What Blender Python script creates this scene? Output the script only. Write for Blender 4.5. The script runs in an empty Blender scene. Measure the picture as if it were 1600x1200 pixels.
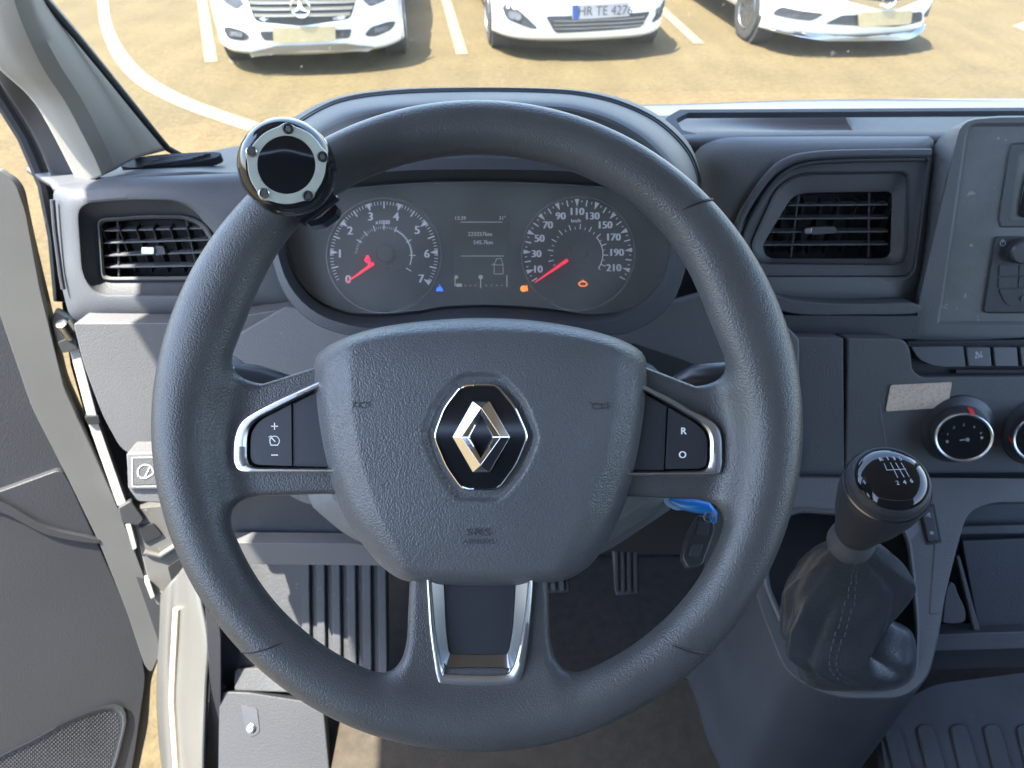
import bpy, bmesh, math, random
import numpy as np
from mathutils import Vector, Matrix
from mathutils.geometry import tessellate_polygon
random.seed(7); np.random.seed(7)
S = bpy.context.scene
COL = S.collection
R = math.radians
# ------------------------------------------------------------------ camera, sky, sun, exposure
F = 1111.11; PITCH = R(39.0); H = 2.0
cp_, sp_ = math.cos(PITCH), math.sin(PITCH)
RT = Vector((1, 0, 0)); FW = Vector((0, cp_, -sp_)); UP = Vector((0, sp_, cp_)); EYE = Vector((0, 0, H))
cd = bpy.data.cameras.new('camera'); cam = bpy.data.objects.new('camera', cd); COL.objects.link(cam)
cd.sensor_width = 36; cd.lens = 25.0; cd.clip_start = 0.02; cd.clip_end = 500
cam.location = EYE; cam.rotation_euler = (math.pi/2 - PITCH, 0, 0)
cd.dof.use_dof = True; cd.dof.focus_distance = 0.43; cd.dof.aperture_fstop = 17
S.camera = cam
SUN_EL, SUN_AZ = R(70), R(-114)          # azimuth measured from straight ahead (+Y) towards +X
w = bpy.data.worlds.new("World"); S.world = w; w.use_nodes = True
nt = w.node_tree; sky = nt.nodes.new('ShaderNodeTexSky'); sky.sky_type = 'NISHITA'; sky.sun_disc = False
sky.sun_elevation = SUN_EL; sky.sun_rotation = SUN_AZ; sky.dust_density = 1.6
nt.links.new(sky.outputs[0], nt.nodes['Background'].inputs[0]); nt.nodes['Background'].inputs[1].default_value = 0.15
sd = bpy.data.lights.new('sun', 'SUN'); sd.energy = 3.6; sd.angle = R(0.5); sd.color = (1, .93, .80)
so = bpy.data.objects.new('sun', sd); COL.objects.link(so)
sv = Vector((math.sin(SUN_AZ)*math.cos(SUN_EL), math.cos(SUN_AZ)*math.cos(SUN_EL), math.sin(SUN_EL)))
so.rotation_euler = sv.to_track_quat('Z', 'Y').to_euler(); so.location = (2, 3, 6)
S.view_settings.view_transform = 'Standard'; S.view_settings.look = 'None'
S.view_settings.exposure = 3.1; S.view_settings.gamma = 1
S.render.engine = 'CYCLES'
S.cycles.max_bounces = 10; S.cycles.transparent_max_bounces = 16

# ------------------------------------------------------------------ materials
def mat(name, col, rough=.5, metal=0, spec=.5, grain=None, noise=None, coat=0, emit=None, speck=None, aniso=0):
    """grain=(scale, distance, kind) fine relief; noise=(scale, amount) colour variation; speck=(scale, amount, colour) dusty flecks"""
    m = bpy.data.materials.new(name); m.use_nodes = True; n = m.node_tree.nodes; l = m.node_tree.links
    b = n['Principled BSDF']; b.inputs['Base Color'].default_value = (*col, 1)
    b.inputs['Roughness'].default_value = rough; b.inputs['Metallic'].default_value = metal
    b.inputs['Specular IOR Level'].default_value = spec; b.inputs['Coat Weight'].default_value = coat
    if emit: b.inputs['Emission Color'].default_value = (*emit[0], 1); b.inputs['Emission Strength'].default_value = emit[1]
    tc = n.new('ShaderNodeTexCoord')
    csock = None
    if noise:
        t = n.new('ShaderNodeTexNoise'); t.inputs['Scale'].default_value = noise[0]; t.inputs['Detail'].default_value = 6
        l.new(tc.outputs['Object'], t.inputs['Vector'])
        mr = n.new('ShaderNodeMapRange'); mr.inputs['From Min'].default_value = .3; mr.inputs['From Max'].default_value = .7
        mr.inputs['To Min'].default_value = 1-noise[1]; mr.inputs['To Max'].default_value = 1+noise[1]
        l.new(t.outputs[0], mr.inputs[0])
        mx = n.new('ShaderNodeVectorMath'); mx.operation = 'SCALE'; mx.inputs[0].default_value = col
        l.new(mr.outputs[0], mx.inputs['Scale']); csock = mx.outputs[0]
        mr2 = n.new('ShaderNodeMapRange'); mr2.inputs['To Min'].default_value = max(0, rough-.08); mr2.inputs['To Max'].default_value = min(1, rough+.08)
        l.new(t.outputs[0], mr2.inputs[0]); l.new(mr2.outputs[0], b.inputs['Roughness'])
    if speck:
        t = n.new('ShaderNodeTexNoise'); t.inputs['Scale'].default_value = speck[0]; t.inputs['Detail'].default_value = 3
        l.new(tc.outputs['Object'], t.inputs['Vector'])
        mr = n.new('ShaderNodeMapRange'); mr.inputs['From Min'].default_value = speck[1]; mr.inputs['From Max'].default_value = speck[1]+.04
        l.new(t.outputs[0], mr.inputs[0])
        mx = n.new('ShaderNodeMix'); mx.data_type = 'RGBA'; l.new(mr.outputs[0], mx.inputs['Factor'])
        if csock: l.new(csock, mx.inputs['A'])
        else: mx.inputs['A'].default_value = (*col, 1)
        mx.inputs['B'].default_value = (*speck[2], 1); csock = mx.outputs['Result']
    if csock: l.new(csock, b.inputs['Base Color'])
    if grain:
        if grain[2] == 'leather':
            t = n.new('ShaderNodeTexVoronoi'); t.feature = 'SMOOTH_F1'; t.inputs['Smoothness'].default_value = .35
            t.inputs['Scale'].default_value = grain[0]; inv = True
            d = n.new('ShaderNodeTexNoise'); d.inputs['Scale'].default_value = grain[0]*.5; d.inputs['Detail'].default_value = 1
            l.new(tc.outputs['Object'], d.inputs['Vector'])
            ad = n.new('ShaderNodeVectorMath'); ad.operation = 'SCALE'; ad.inputs['Scale'].default_value = .9/grain[0]
            l.new(d.outputs['Color'], ad.inputs[0])
            a2 = n.new('ShaderNodeVectorMath'); a2.operation = 'ADD'; l.new(tc.outputs['Object'], a2.inputs[0]); l.new(ad.outputs[0], a2.inputs[1])
            l.new(a2.outputs[0], t.inputs['Vector'])
        elif grain[2] == 'lines':
            t = n.new('ShaderNodeTexNoise'); t.inputs['Scale'].default_value = grain[0]; inv = False
            mp = n.new('ShaderNodeMapping'); mp.inputs['Scale'].default_value = (1, .05, .05)
            l.new(tc.outputs['Object'], mp.inputs[0]); l.new(mp.outputs[0], t.inputs['Vector'])
        else:
            t = n.new('ShaderNodeTexNoise'); t.inputs['Scale'].default_value = grain[0]; t.inputs['Detail'].default_value = 2; inv = False
            l.new(tc.outputs['Object'], t.inputs['Vector'])
        bp = n.new('ShaderNodeBump'); bp.inputs['Strength'].default_value = 1; bp.inputs['Distance'].default_value = grain[1]; bp.invert = inv
        l.new(t.outputs[0], bp.inputs['Height']); l.new(bp.outputs[0], b.inputs['Normal'])
    return m
def glass(name, tint=(1, 1, 1), dust_haze=0, dust_haze_col=(.8, .8, .75), fres=1.45, dscale=60, specks=0):
    m = bpy.data.materials.new(name); m.use_nodes = True; n = m.node_tree.nodes; l = m.node_tree.links
    n.clear(); o = n.new('ShaderNodeOutputMaterial'); tr = n.new('ShaderNodeBsdfTransparent'); tr.inputs[0].default_value = (*tint, 1)
    g = n.new('ShaderNodeBsdfGlossy'); g.inputs['Roughness'].default_value = .02
    fr = n.new('ShaderNodeFresnel'); fr.inputs[0].default_value = fres; mx = n.new('ShaderNodeMixShader')
    l.new(fr.outputs[0], mx.inputs[0]); l.new(tr.outputs[0], mx.inputs[1]); l.new(g.outputs[0], mx.inputs[2]); out = mx.outputs[0]
    if dust_haze:
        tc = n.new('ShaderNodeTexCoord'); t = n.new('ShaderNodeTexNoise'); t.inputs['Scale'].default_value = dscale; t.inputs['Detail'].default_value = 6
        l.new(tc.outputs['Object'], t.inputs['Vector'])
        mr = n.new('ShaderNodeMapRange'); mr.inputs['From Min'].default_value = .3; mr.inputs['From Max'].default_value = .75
        mr.inputs['To Min'].default_value = dust_haze*.75; mr.inputs['To Max'].default_value = dust_haze*1.35; l.new(t.outputs[0], mr.inputs[0])
        df = n.new('ShaderNodeBsdfDiffuse'); df.inputs[0].default_value = (*dust_haze_col, 1)
        tl = n.new('ShaderNodeBsdfTranslucent'); tl.inputs[0].default_value = (*dust_haze_col, 1)
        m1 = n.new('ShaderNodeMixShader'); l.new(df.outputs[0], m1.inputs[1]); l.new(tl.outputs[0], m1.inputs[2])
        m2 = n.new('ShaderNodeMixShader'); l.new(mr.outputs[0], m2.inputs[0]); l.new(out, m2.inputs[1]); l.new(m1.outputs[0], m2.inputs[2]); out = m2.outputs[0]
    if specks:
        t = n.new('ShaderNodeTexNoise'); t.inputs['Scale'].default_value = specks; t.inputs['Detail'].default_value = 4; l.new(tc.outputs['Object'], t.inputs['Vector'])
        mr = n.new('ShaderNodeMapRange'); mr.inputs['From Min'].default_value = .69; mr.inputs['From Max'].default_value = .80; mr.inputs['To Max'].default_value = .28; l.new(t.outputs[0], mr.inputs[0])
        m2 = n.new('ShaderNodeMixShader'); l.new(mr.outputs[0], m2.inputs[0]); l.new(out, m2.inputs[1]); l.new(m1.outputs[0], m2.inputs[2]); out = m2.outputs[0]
    l.new(out, o.inputs[0]); return m

LEATHER = mat('wheel_leather', (.064, .067, .070), .35, grain=(1000, .00022, 'leather'), noise=(25, .08), spec=.5)
PAD = mat('pad_plastic', (.090, .096, .105), .35, grain=(930, .0003, 'leather'), noise=(22, .06))
SMOOTHP = mat('smooth_black_plastic', (.03, .033, .04), .38, grain=(900, .00006, 'n'))
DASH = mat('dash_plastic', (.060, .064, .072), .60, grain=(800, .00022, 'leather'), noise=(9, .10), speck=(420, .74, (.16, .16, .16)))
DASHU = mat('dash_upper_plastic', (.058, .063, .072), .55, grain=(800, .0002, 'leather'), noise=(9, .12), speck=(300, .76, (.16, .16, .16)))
DASHF = mat('hazed_dash_face', (.098, .104, .112), .6, grain=(800, .00022, 'leather'), noise=(7, .10), speck=(300, .76, (.2, .2, .2)))  # paler copy of the dash plastic, glare haze mixed into its colour
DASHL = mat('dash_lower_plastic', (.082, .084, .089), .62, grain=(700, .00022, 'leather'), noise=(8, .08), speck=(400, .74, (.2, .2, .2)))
DARKP = mat('dark_plastic', (.030, .034, .042), .55, grain=(700, .0002, 'leather'), noise=(12, .1))
BLACK = mat('black_recess', (.012, .013, .016), .7, grain=(300, .0001, 'n'))
SATIN = mat('satin_metal', (.56, .57, .58), .33, metal=1, grain=(2500, .00002, 'n'))
SATIN2 = mat('satin_metal_dim', (.30, .31, .33), .3, metal=1, grain=(2500, .00002, 'n'))
CHROME = mat('chrome', (.86, .87, .88), .06, metal=1, noise=(60, .03))
GLOSS = mat('piano_black', (.010, .011, .014), .07, coat=0, grain=(20, .00005, 'n'))
DIAL = mat('dial_face', (.022, .025, .032), .5, noise=(40, .05))
PRINT = mat('white_print', (.62, .66, .74), .5, noise=(100, .05), emit=((.6, .66, .8), .028))
PRINTD = mat('dim_print', (.30, .32, .36), .5, noise=(100, .05))
BTNPRINT = mat('button_print', (.85, .87, .9), .5, noise=(100, .03))
RED = mat('needle_red', (.7, .02, .05), .5, emit=((1, .02, .07), .12), noise=(100, .03))
REDLAMP = mat('red_lamp', (.6, 0, .04), .5, emit=((1, .0, .06), .3), noise=(100, .03))
ORANGE = mat('orange_lamp', (.8, .2, .02), .5, emit=((1, .25, .03), .2), noise=(100, .03))
BLUEL = mat('blue_lamp', (.02, .08, .7), .5, emit=((.03, .12, 1), .25), noise=(100, .03))
LCD = mat('lcd_screen', (.014, .016, .017), .35, noise=(50, .05))
LCDT = mat('lcd_text', (.35, .38, .42), .5, emit=((.6, .65, .7), .03), noise=(100, .03))
GLOWR = mat('pale_ring', (.42, .46, .42), .45, noise=(90, .10), coat=.6)
STEEL = mat('steel_bolt', (.45, .45, .45), .3, metal=1, noise=(200, .2))
STICK = mat('faded_sticker', (.50, .42, .34), .7, noise=(150, .10), speck=(420, .54, (.44, .31, .23)))
BLUEP = mat('blue_key_tag', (.01, .19, .62), .3, noise=(40, .06))
REDP = mat('red_print', (.75, .03, .03), .5, noise=(100, .04))
PILLAR = mat('pillar_trim', (.21, .20, .175), .72, grain=(500, .0002, 'n'), noise=(7, .08))
SEAL = mat('rubber_seal', (.028, .03, .034), .6, grain=(200, .0002, 'n'))
DOORP = mat('door_plastic', (.024, .026, .031), .55, grain=(600, .00022, 'leather'), noise=(5, .08))
DOORE = mat('door_edge_trim', (.088, .090, .088), .6, grain=(500, .0001, 'n'), noise=(8, .08))
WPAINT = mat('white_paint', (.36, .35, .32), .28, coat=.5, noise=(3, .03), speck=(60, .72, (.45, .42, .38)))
SILL = mat('shaded_white_sill', (.075, .075, .071), .35, coat=.3, noise=(5, .08), speck=(50, .70, (.09, .08, .07)))  # white body paint darkened so the sill looks shaded
CARPAINT = mat('white_car_paint', (.80, .80, .79), .22, coat=1, noise=(2, .02))
MATR = mat('rubber_mat', (.038, .041, .046), .7, grain=(260, .0006, 'n'), noise=(14, .25), speck=(160, .70, (.10, .095, .085)))
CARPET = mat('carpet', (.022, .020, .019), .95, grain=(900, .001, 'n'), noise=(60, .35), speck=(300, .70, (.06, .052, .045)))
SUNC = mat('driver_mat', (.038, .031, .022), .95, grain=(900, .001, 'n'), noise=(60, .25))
GAITER = mat('gaiter_leather', (.036, .039, .044), .32, grain=(420, .00025, 'leather'), noise=(20, .15))
RUBBER = mat('tyre_rubber', (.025, .025, .027), .8, noise=(20, .2))
ALLOY = mat('alloy_rim', (.5, .5, .5), .35, metal=1, noise=(20, .1))
HLIGHT = mat('headlight_lens', (.10, .11, .13), .06, coat=1, noise=(20, .3))
GRILLE = mat('grille_black', (.03, .034, .042), .4, noise=(40, .2))
PLATEM = mat('plate_yellow', (.30, .25, .15), .4, noise=(30, .08))
PLATEW = mat('plate_white', (.25, .255, .27), .4, noise=(30, .05))
PTXT = mat('plate_text', (.03, .034, .045), .5, noise=(30, .05))
PBLUE = mat('plate_blue', (.012, .05, .19), .4, noise=(30, .05))
ROOFL = mat('headliner', (.36, .36, .35), .9, grain=(300, .0004, 'n'))
CARGLASS = glass('car_glass', (.25, .28, .28)); 
WINDG = glass('windscreen_glass', (.93, .96, .94), dust_haze=.020, dust_haze_col=(.85, .80, .62), specks=65)  # faint film also adds glare haze; the specks are dirt on the glass
LENS = glass('cluster_lens', (.95, .95, .96), dust_haze=.16, dust_haze_col=(.78, .82, .80), dscale=20)  # pale film stands in for camera-lens glare over the dials
LINE = mat('road_marking', (.125, .105, .062), .8, noise=(6, .14), speck=(18, .56, (.085, .068, .038)))

def asphalt():
    m = mat('asphalt', (.071, .055, .029), .95, spec=.1, noise=(1.6, .10), grain=(60, .006, 'n')); n = m.node_tree.nodes; l = m.node_tree.links
    b = n['Principled BSDF']; src = b.inputs['Base Color'].links[0].from_socket
    tc = n.new('ShaderNodeTexCoord'); v = n.new('ShaderNodeTexNoise'); v.inputs['Scale'].default_value = 20; v.inputs['Detail'].default_value = 8; v.inputs['Roughness'].default_value = .75
    l.new(tc.outputs['Object'], v.inputs['Vector']); mr = n.new('ShaderNodeMapRange'); mr.inputs['From Min'].default_value = .35; mr.inputs['From Max'].default_value = .65
    mr.inputs['To Min'].default_value = .78; mr.inputs['To Max'].default_value = 1.22; l.new(v.outputs[0], mr.inputs[0])
    mp = n.new('ShaderNodeMapping'); mp.inputs['Rotation'].default_value = (0, 0, R(12)); mp.inputs['Scale'].default_value = (1.2, .15, 1)
    l.new(tc.outputs['Object'], mp.inputs[0]); st = n.new('ShaderNodeTexNoise'); st.inputs['Scale'].default_value = 3; st.inputs['Detail'].default_value = 4; l.new(mp.outputs[0], st.inputs['Vector'])
    mr2 = n.new('ShaderNodeMapRange'); mr2.inputs['From Min'].default_value = .35; mr2.inputs['From Max'].default_value = .7; mr2.inputs['To Min'].default_value = .93; mr2.inputs['To Max'].default_value = 1.08
    l.new(st.outputs[0], mr2.inputs[0]); mm = n.new('ShaderNodeMath'); mm.operation = 'MULTIPLY'; l.new(mr.outputs[0], mm.inputs[0]); l.new(mr2.outputs[0], mm.inputs[1])
    sc = n.new('ShaderNodeVectorMath'); sc.operation = 'SCALE'; l.new(src, sc.inputs[0]); l.new(mm.outputs[0], sc.inputs['Scale']); l.new(sc.outputs[0], b.inputs['Base Color'])
    return m
ASPH = asphalt()

# ------------------------------------------------------------------ geometry helpers
def C(px, py, z): return EYE + RT*((px-800)/F*z) - UP*((py-600)/F*z) + FW*z
class Pl:
    """a real plane in the cab: a point on it and its normal (towards the driver)"""
    def __init__(s, p, n):
        s.p = p; s.n = n.normalized(); s.u = (RT - s.n*RT.dot(s.n)).normalized(); s.v = s.n.cross(s.u).normalized()
    def hit(s, px, py, off=0):
        d = RT*((px-800)/F) - UP*((py-600)/F) + FW
        return EYE + d*(((s.p + s.n*off) - EYE).dot(s.n)/d.dot(s.n))
def el(deg, yaw=0): 
    e = R(deg); y = R(yaw); return Vector((math.sin(y)*math.cos(e), -math.cos(y)*math.cos(e), math.sin(e)))
def root(name, label, cat, loc, group=None, rz=0):
    o = bpy.data.objects.new(name, None); COL.objects.link(o); o.location = loc; o.rotation_euler = (0, 0, rz)
    o.empty_display_size = .05; o['label'] = label; o['category'] = cat
    if group: o['group'] = group
    return o
def base(o):
    t = Vector((0, 0, 0))
    while o: t += Vector(o.location); o = o.parent
    return t
def M(name, V, Fc, m, parent=None, smooth=True, bevel=0, seg=2, kind=None, local=False, solid=0, label=None, sub=0, ang=35):
    me = bpy.data.meshes.new(name)
    b = Vector((0, 0, 0)) if (local or not parent) else base(parent)
    me.from_pydata([tuple(Vector(v)-b) for v in V], [], [tuple(f) for f in Fc]); me.validate(); me.update()
    bm = bmesh.new(); bm.from_mesh(me); bmesh.ops.recalc_face_normals(bm, faces=bm.faces); bm.to_mesh(me); bm.free()
    me.materials.append(m)
    o = bpy.data.objects.new(name, me); COL.objects.link(o); o.parent = parent
    if smooth:
        for p in me.polygons: p.use_smooth = True
        if not sub: 
            try: me.set_sharp_from_angle(angle=R(ang))
            except Exception: pass
    if solid:
        x = o.modifiers.new('s', 'SOLIDIFY'); x.thickness = solid; x.offset = -1
    if bevel:
        x = o.modifiers.new('b', 'BEVEL'); x.width = bevel; x.segments = seg; x.limit_method = 'ANGLE'; x.angle_limit = R(30); x.harden_normals = True
    if sub:
        x = o.modifiers.new('u', 'SUBSURF'); x.levels = sub; x.render_levels = sub
    if kind: o['kind'] = kind
    if label: o['label'] = label
    return o
def tag(o, label, cat, group=None):
    o['label'] = label; o['category'] = cat
    if group: o['group'] = group
    return o
def rc(pts, r=10, n=5):
    """round the corners of a closed pixel outline"""
    out = []; N = len(pts)
    for i in range(N):
        a = Vector(pts[i-1][:2]); b = Vector(pts[i][:2]); c = Vector(pts[(i+1) % N][:2])
        rr = pts[i][2] if len(pts[i]) > 2 else r
        d1 = (a-b); d2 = (c-b); k = min(rr, d1.length*.48, d2.length*.48); p = b+d1.normalized()*k; q = b+d2.normalized()*k
        for j in range(n+1):
            t = j/n; out.append(tuple(p*(1-t)**2 + b*2*t*(1-t) + q*t*t))
    return out
def cr(pts, n=6, closed=True):
    """Catmull-Rom through the points (any dimension)"""
    P = [np.array(p, float) for p in pts]; N = len(P); out = []
    rng = range(N) if closed else range(N-1)
    for i in rng:
        if closed: a, b, c, d = P[i-1], P[i], P[(i+1) % N], P[(i+2) % N]
        else: a, b, c, d = P[max(i-1, 0)], P[i], P[i+1], P[min(i+2, N-1)]
        for j in range(n):
            t = j/n; out.append(tuple(.5*((2*b)+(c-a)*t+(2*a-5*b+4*c-d)*t*t+(3*b-a-3*c+d)*t**3)))
    if not closed: out.append(tuple(P[-1]))
    return out
def polar(pts, c, n=96):
    """resample a closed star-shaped outline by angle about c"""
    out = []; N = len(pts)
    P = [(p[0]-c[0], p[1]-c[1]) for p in pts]
    for k in range(n):
        a = 2*math.pi*k/n; dx, dy = math.cos(a), math.sin(a); best = None
        for i in range(N):
            x1, y1 = P[i]; x2, y2 = P[(i+1) % N]; ex, ey = x2-x1, y2-y1
            den = dx*ey-dy*ex
            if abs(den) < 1e-9: continue
            t = (x1*ey-y1*ex)/den; s = (x1*dy-y1*dx)/den
            if t > 0 and -1e-6 <= s <= 1+1e-6 and (best is None or t > best): best = t
        out.append((c[0]+dx*(best or 0), c[1]+dy*(best or 0)))
    return out
def prism(name, pts, pl, thick, m, parent, top=0, bevel=.0008, smooth=True, **k):
    """traced outline, real slab standing on its plane: front face at offset top, back at top-thick"""
    f = [pl.hit(p[0], p[1], top) for p in pts]; n = len(f); bk = [p - pl.n*thick for p in f]
    V = f+bk; Fc = [list(range(n)), list(range(2*n-1, n-1, -1))]+[[i, i+n, (i+1) % n+n, (i+1) % n] for i in range(n)]
    return M(name, V, Fc, m, parent, smooth, bevel, **k)
def loft(name, rings, m, parent, cap0=False, cap1=False, closed=True, **k):
    n = len(rings[0]); V = [p for r in rings for p in r]; Fc = []
    for i in range(len(rings)-1):
        for j in range(n if closed else n-1):
            a = i*n+j; b = i*n+(j+1) % n; Fc.append([a, b, b+n, a+n])
    if cap0: Fc.append(list(range(n-1, -1, -1)))
    if cap1: Fc.append([(len(rings)-1)*n+j for j in range(n)])
    return M(name, V, Fc, m, parent, **k)
def mixp(o, v, c, f, n=128):
    return [(a[0]+(b[0]-a[0])*f, a[1]+(b[1]-a[1])*f) for a, b in zip(polar(o, c, n), polar(v, c, n))]
def rings(pl, spec, c, n=96):
    return [[pl.hit(x, y, off) for x, y in polar(o, c, n)] for o, off in spec]
def basis(ax):
    ax = ax.normalized(); t = Vector((0, 0, 1)) if abs(ax.z) < .9 else Vector((1, 0, 0)); u = ax.cross(t).normalized(); return u, ax.cross(u).normalized(), ax
def lathe(name, p, ax, prof, m, parent, n=48, caps=True, **k):
    u, v, a = basis(ax); V = []; Fc = []
    for h, r in prof:
        for j in range(n):
            t = 2*math.pi*j/n; V.append(p + a*h + (u*math.cos(t)+v*math.sin(t))*r)
    for i in range(len(prof)-1):
        for j in range(n): Fc.append([i*n+j, i*n+(j+1) % n, (i+1)*n+(j+1) % n, (i+1)*n+j])
    if caps: Fc.append(list(range(n))); Fc.append([(len(prof)-1)*n+j for j in range(n)])
    return M(name, V, Fc, m, parent, **k)
def tube(name, pts, r, m, parent, n=10, closed=False, **k):
    P = [Vector(p) for p in pts]; N = len(P); V = []; Fc = []
    rr = r if isinstance(r, (list, tuple)) else [r]*N
    up = None
    for i in range(N):
        a = P[i-1] if (i or closed) else P[i]; b = P[(i+1) % N] if (i < N-1 or closed) else P[i]
        t = (b-a).normalized()
        if up is None: u, v, _ = basis(t)
        else: u = (up - t*up.dot(t)).normalized(); v = t.cross(u)
        up = u
        for j in range(n):
            q = 2*math.pi*j/n; V.append(P[i]+(u*math.cos(q)+v*math.sin(q))*rr[i])
    for i in range(N if closed else N-1):
        for j in range(n): Fc.append([i*n+j, i*n+(j+1) % n, ((i+1) % N)*n+(j+1) % n, ((i+1) % N)*n+j])
    if not closed: Fc += [list(range(n)), [(N-1)*n+j for j in range(n)]]
    return M(name, V, Fc, m, parent, **k)
def patch(name, rows, m, parent, nu=6, nv=6, **k):
    """smooth surface through rows of (px, py, depth) stations"""
    rws = [cr(r, nu, False) for r in rows]; cols = list(zip(*rws)); g = [cr(c, nv, False) for c in cols]
    nr = len(g[0]); nc = len(g); V = [C(*g[i][j]) for i in range(nc) for j in range(nr)]
    Fc = [[i*nr+j, (i+1)*nr+j, (i+1)*nr+j+1, i*nr+j+1] for i in range(nc-1) for j in range(nr-1)]
    return M(name, V, Fc, m, parent, **k)
def box(name, c, s, m, parent, rot=None, bevel=.001, **k):
    Rm = rot or Matrix.Identity(3); V = []
    for x in (-1, 1):
        for y in (-1, 1):
            for z in (-1, 1): V.append(Vector(c)+Rm @ Vector((x*s[0]/2, y*s[1]/2, z*s[2]/2)))
    Fc = [(0, 1, 3, 2), (4, 6, 7, 5), (0, 4, 5, 1), (2, 3, 7, 6), (0, 2, 6, 4), (1, 5, 7, 3)]
    return M(name, V, Fc, m, parent, True, bevel, **k)
_tc = {}
def glyphs(s):
    if s not in _tc:
        cu = bpy.data.curves.new('t', 'FONT'); cu.body = s; cu.align_x = 'CENTER'; cu.align_y = 'CENTER'; cu.size = 1; cu.resolution_u = 3
        o = bpy.data.objects.new('t', cu); COL.objects.link(o); bpy.context.view_layer.update()
        me = bpy.data.meshes.new_from_object(o.evaluated_get(bpy.context.evaluated_depsgraph_get()))
        _tc[s] = ([v.co.copy() for v in me.vertices], [list(p.vertices) for p in me.polygons])
        bpy.data.objects.remove(o); bpy.data.meshes.remove(me); bpy.data.curves.remove(cu)
    return _tc[s]
class Marks:
    """flat print gathered on one surface: figures, ticks, strokes"""
    def __init__(s, pl, off=.0004): s.pl = pl; s.off = off; s.V = []; s.F = []
    def scale(s, px, py): return ((s.pl.hit(px+1, py, s.off)-s.pl.hit(px, py, s.off)).length)
    def text(s, st, px, py, h, bold=0, rot=0, wx=1):
        V, Fs = glyphs(st); k = s.scale(px, py)*h/.72; o = s.pl.hit(px, py, s.off); c, sn = math.cos(R(rot)), math.sin(R(rot)); 
        for dx in ((0,) if not bold else (-bold*.5, bold*.5)):
            n = len(s.V)
            for v in V:
                x = v.x*k*wx + dx*s.scale(px, py); y = v.y*k
                s.V.append(o + s.pl.u*(x*c-y*sn) + s.pl.v*(x*sn+y*c) + s.pl.n*(.00002*(dx > 0)))
            s.F += [[i+n for i in f] for f in Fs]
    def line(s, pts, w, closed=False):
        P = [Vector((x, y)) for x, y in pts]; N = len(P)
        for i in range(N if closed else N-1):
            a, b = P[i], P[(i+1) % N]; d = (b-a)
            if d.length < 1e-6: continue
            d.normalize(); q = Vector((-d.y, d.x))*w/2; a = a-d*w*.2; b = b+d*w*.2; n = len(s.V)
            s.V += [s.pl.hit(*p, s.off) for p in (a-q, b-q, b+q, a+q)]; s.F.append([n, n+1, n+2, n+3])
    def poly(s, pts):
        n = len(s.V); s.V += [s.pl.hit(x, y, s.off) for x, y in pts]; s.F.append(list(range(n, n+len(pts))))
    def disc(s, px, py, r, n=16): s.poly([(px+r*math.cos(2*math.pi*i/n), py+r*math.sin(2*math.pi*i/n)) for i in range(n)])
    def arc(s, cx, cy, r, a0, a1, w, n=40, ry=None):
        s.line([(cx+r*math.cos(R(a0+(a1-a0)*i/n)), cy-(ry or r)*math.sin(R(a0+(a1-a0)*i/n))) for i in range(n+1)], w)
    def done(s, name, m, parent, **k): return M(name, s.V, s.F, m, parent, smooth=False, **k)

# implicit surface -> mesh (surface nets)
def nets(f, lo, hi, h):
    xs = [np.arange(lo[i], hi[i]+h, h) for i in range(3)]
    X, Y, Z = np.meshgrid(*xs, indexing='ij'); D = f(X, Y, Z).astype(np.float32); ins = D < 0
    sh = tuple(s-1 for s in D.shape); acc = np.zeros(sh+(3,), np.float32); cnt = np.zeros(sh, np.int32)
    for ax in range(3):
        for o1 in (0, 1):
            for o2 in (0, 1):
                oth = [a for a in range(3) if a != ax]; s0 = [slice(0, sh[i]) for i in range(3)]
                s0[oth[0]] = slice(o1, o1+sh[oth[0]]); s0[oth[1]] = slice(o2, o2+sh[oth[1]]); s1 = list(s0); s1[ax] = slice(1, sh[ax]+1)
                a = D[tuple(s0)]; b = D[tuple(s1)]; c = (a < 0) != (b < 0); t = np.where(c, a/(a-b+1e-12), 0)
                p = [0, 0, 0]; p[oth[0]] = o1; p[oth[1]] = o2
                for k in range(3): acc[..., k] += np.where(c, (t if k == ax else p[k]), 0)
                cnt += c
    act = cnt > 0; idx = -np.ones(sh, int); idx[act] = np.arange(act.sum()); I = np.argwhere(act)
    V = (I + acc[act]/cnt[act][:, None])*h + np.array(lo); Fs = []
    for ax in range(3):
        oth = [a for a in range(3) if a != ax]; s0 = [slice(1, sh[i]) for i in range(3)]; s0[ax] = slice(0, sh[ax]); s1 = list(s0); s1[ax] = slice(1, sh[ax]+1)
        c = ins[tuple(s0)] != ins[tuple(s1)]; E = np.argwhere(c)
        st = ins[tuple(s0)][c]
        E = E + np.array([0 if i == ax else 1 for i in range(3)])
        def g(d1, d2):
            Q = E.copy(); Q[:, oth[0]] -= d1; Q[:, oth[1]] -= d2; return idx[Q[:, 0], Q[:, 1], Q[:, 2]]
        q = np.stack([g(0, 0), g(1, 0), g(1, 1), g(0, 1)], 1); fl = st if ax != 1 else ~st
        q[fl] = q[fl][:, ::-1]; Fs.append(q)
    return V, np.concatenate(Fs)
def smin(a, b, k): h = np.clip(.5+.5*(b-a)/k, 0, 1); return b*(1-h)+a*h - k*h*(1-h)
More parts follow.
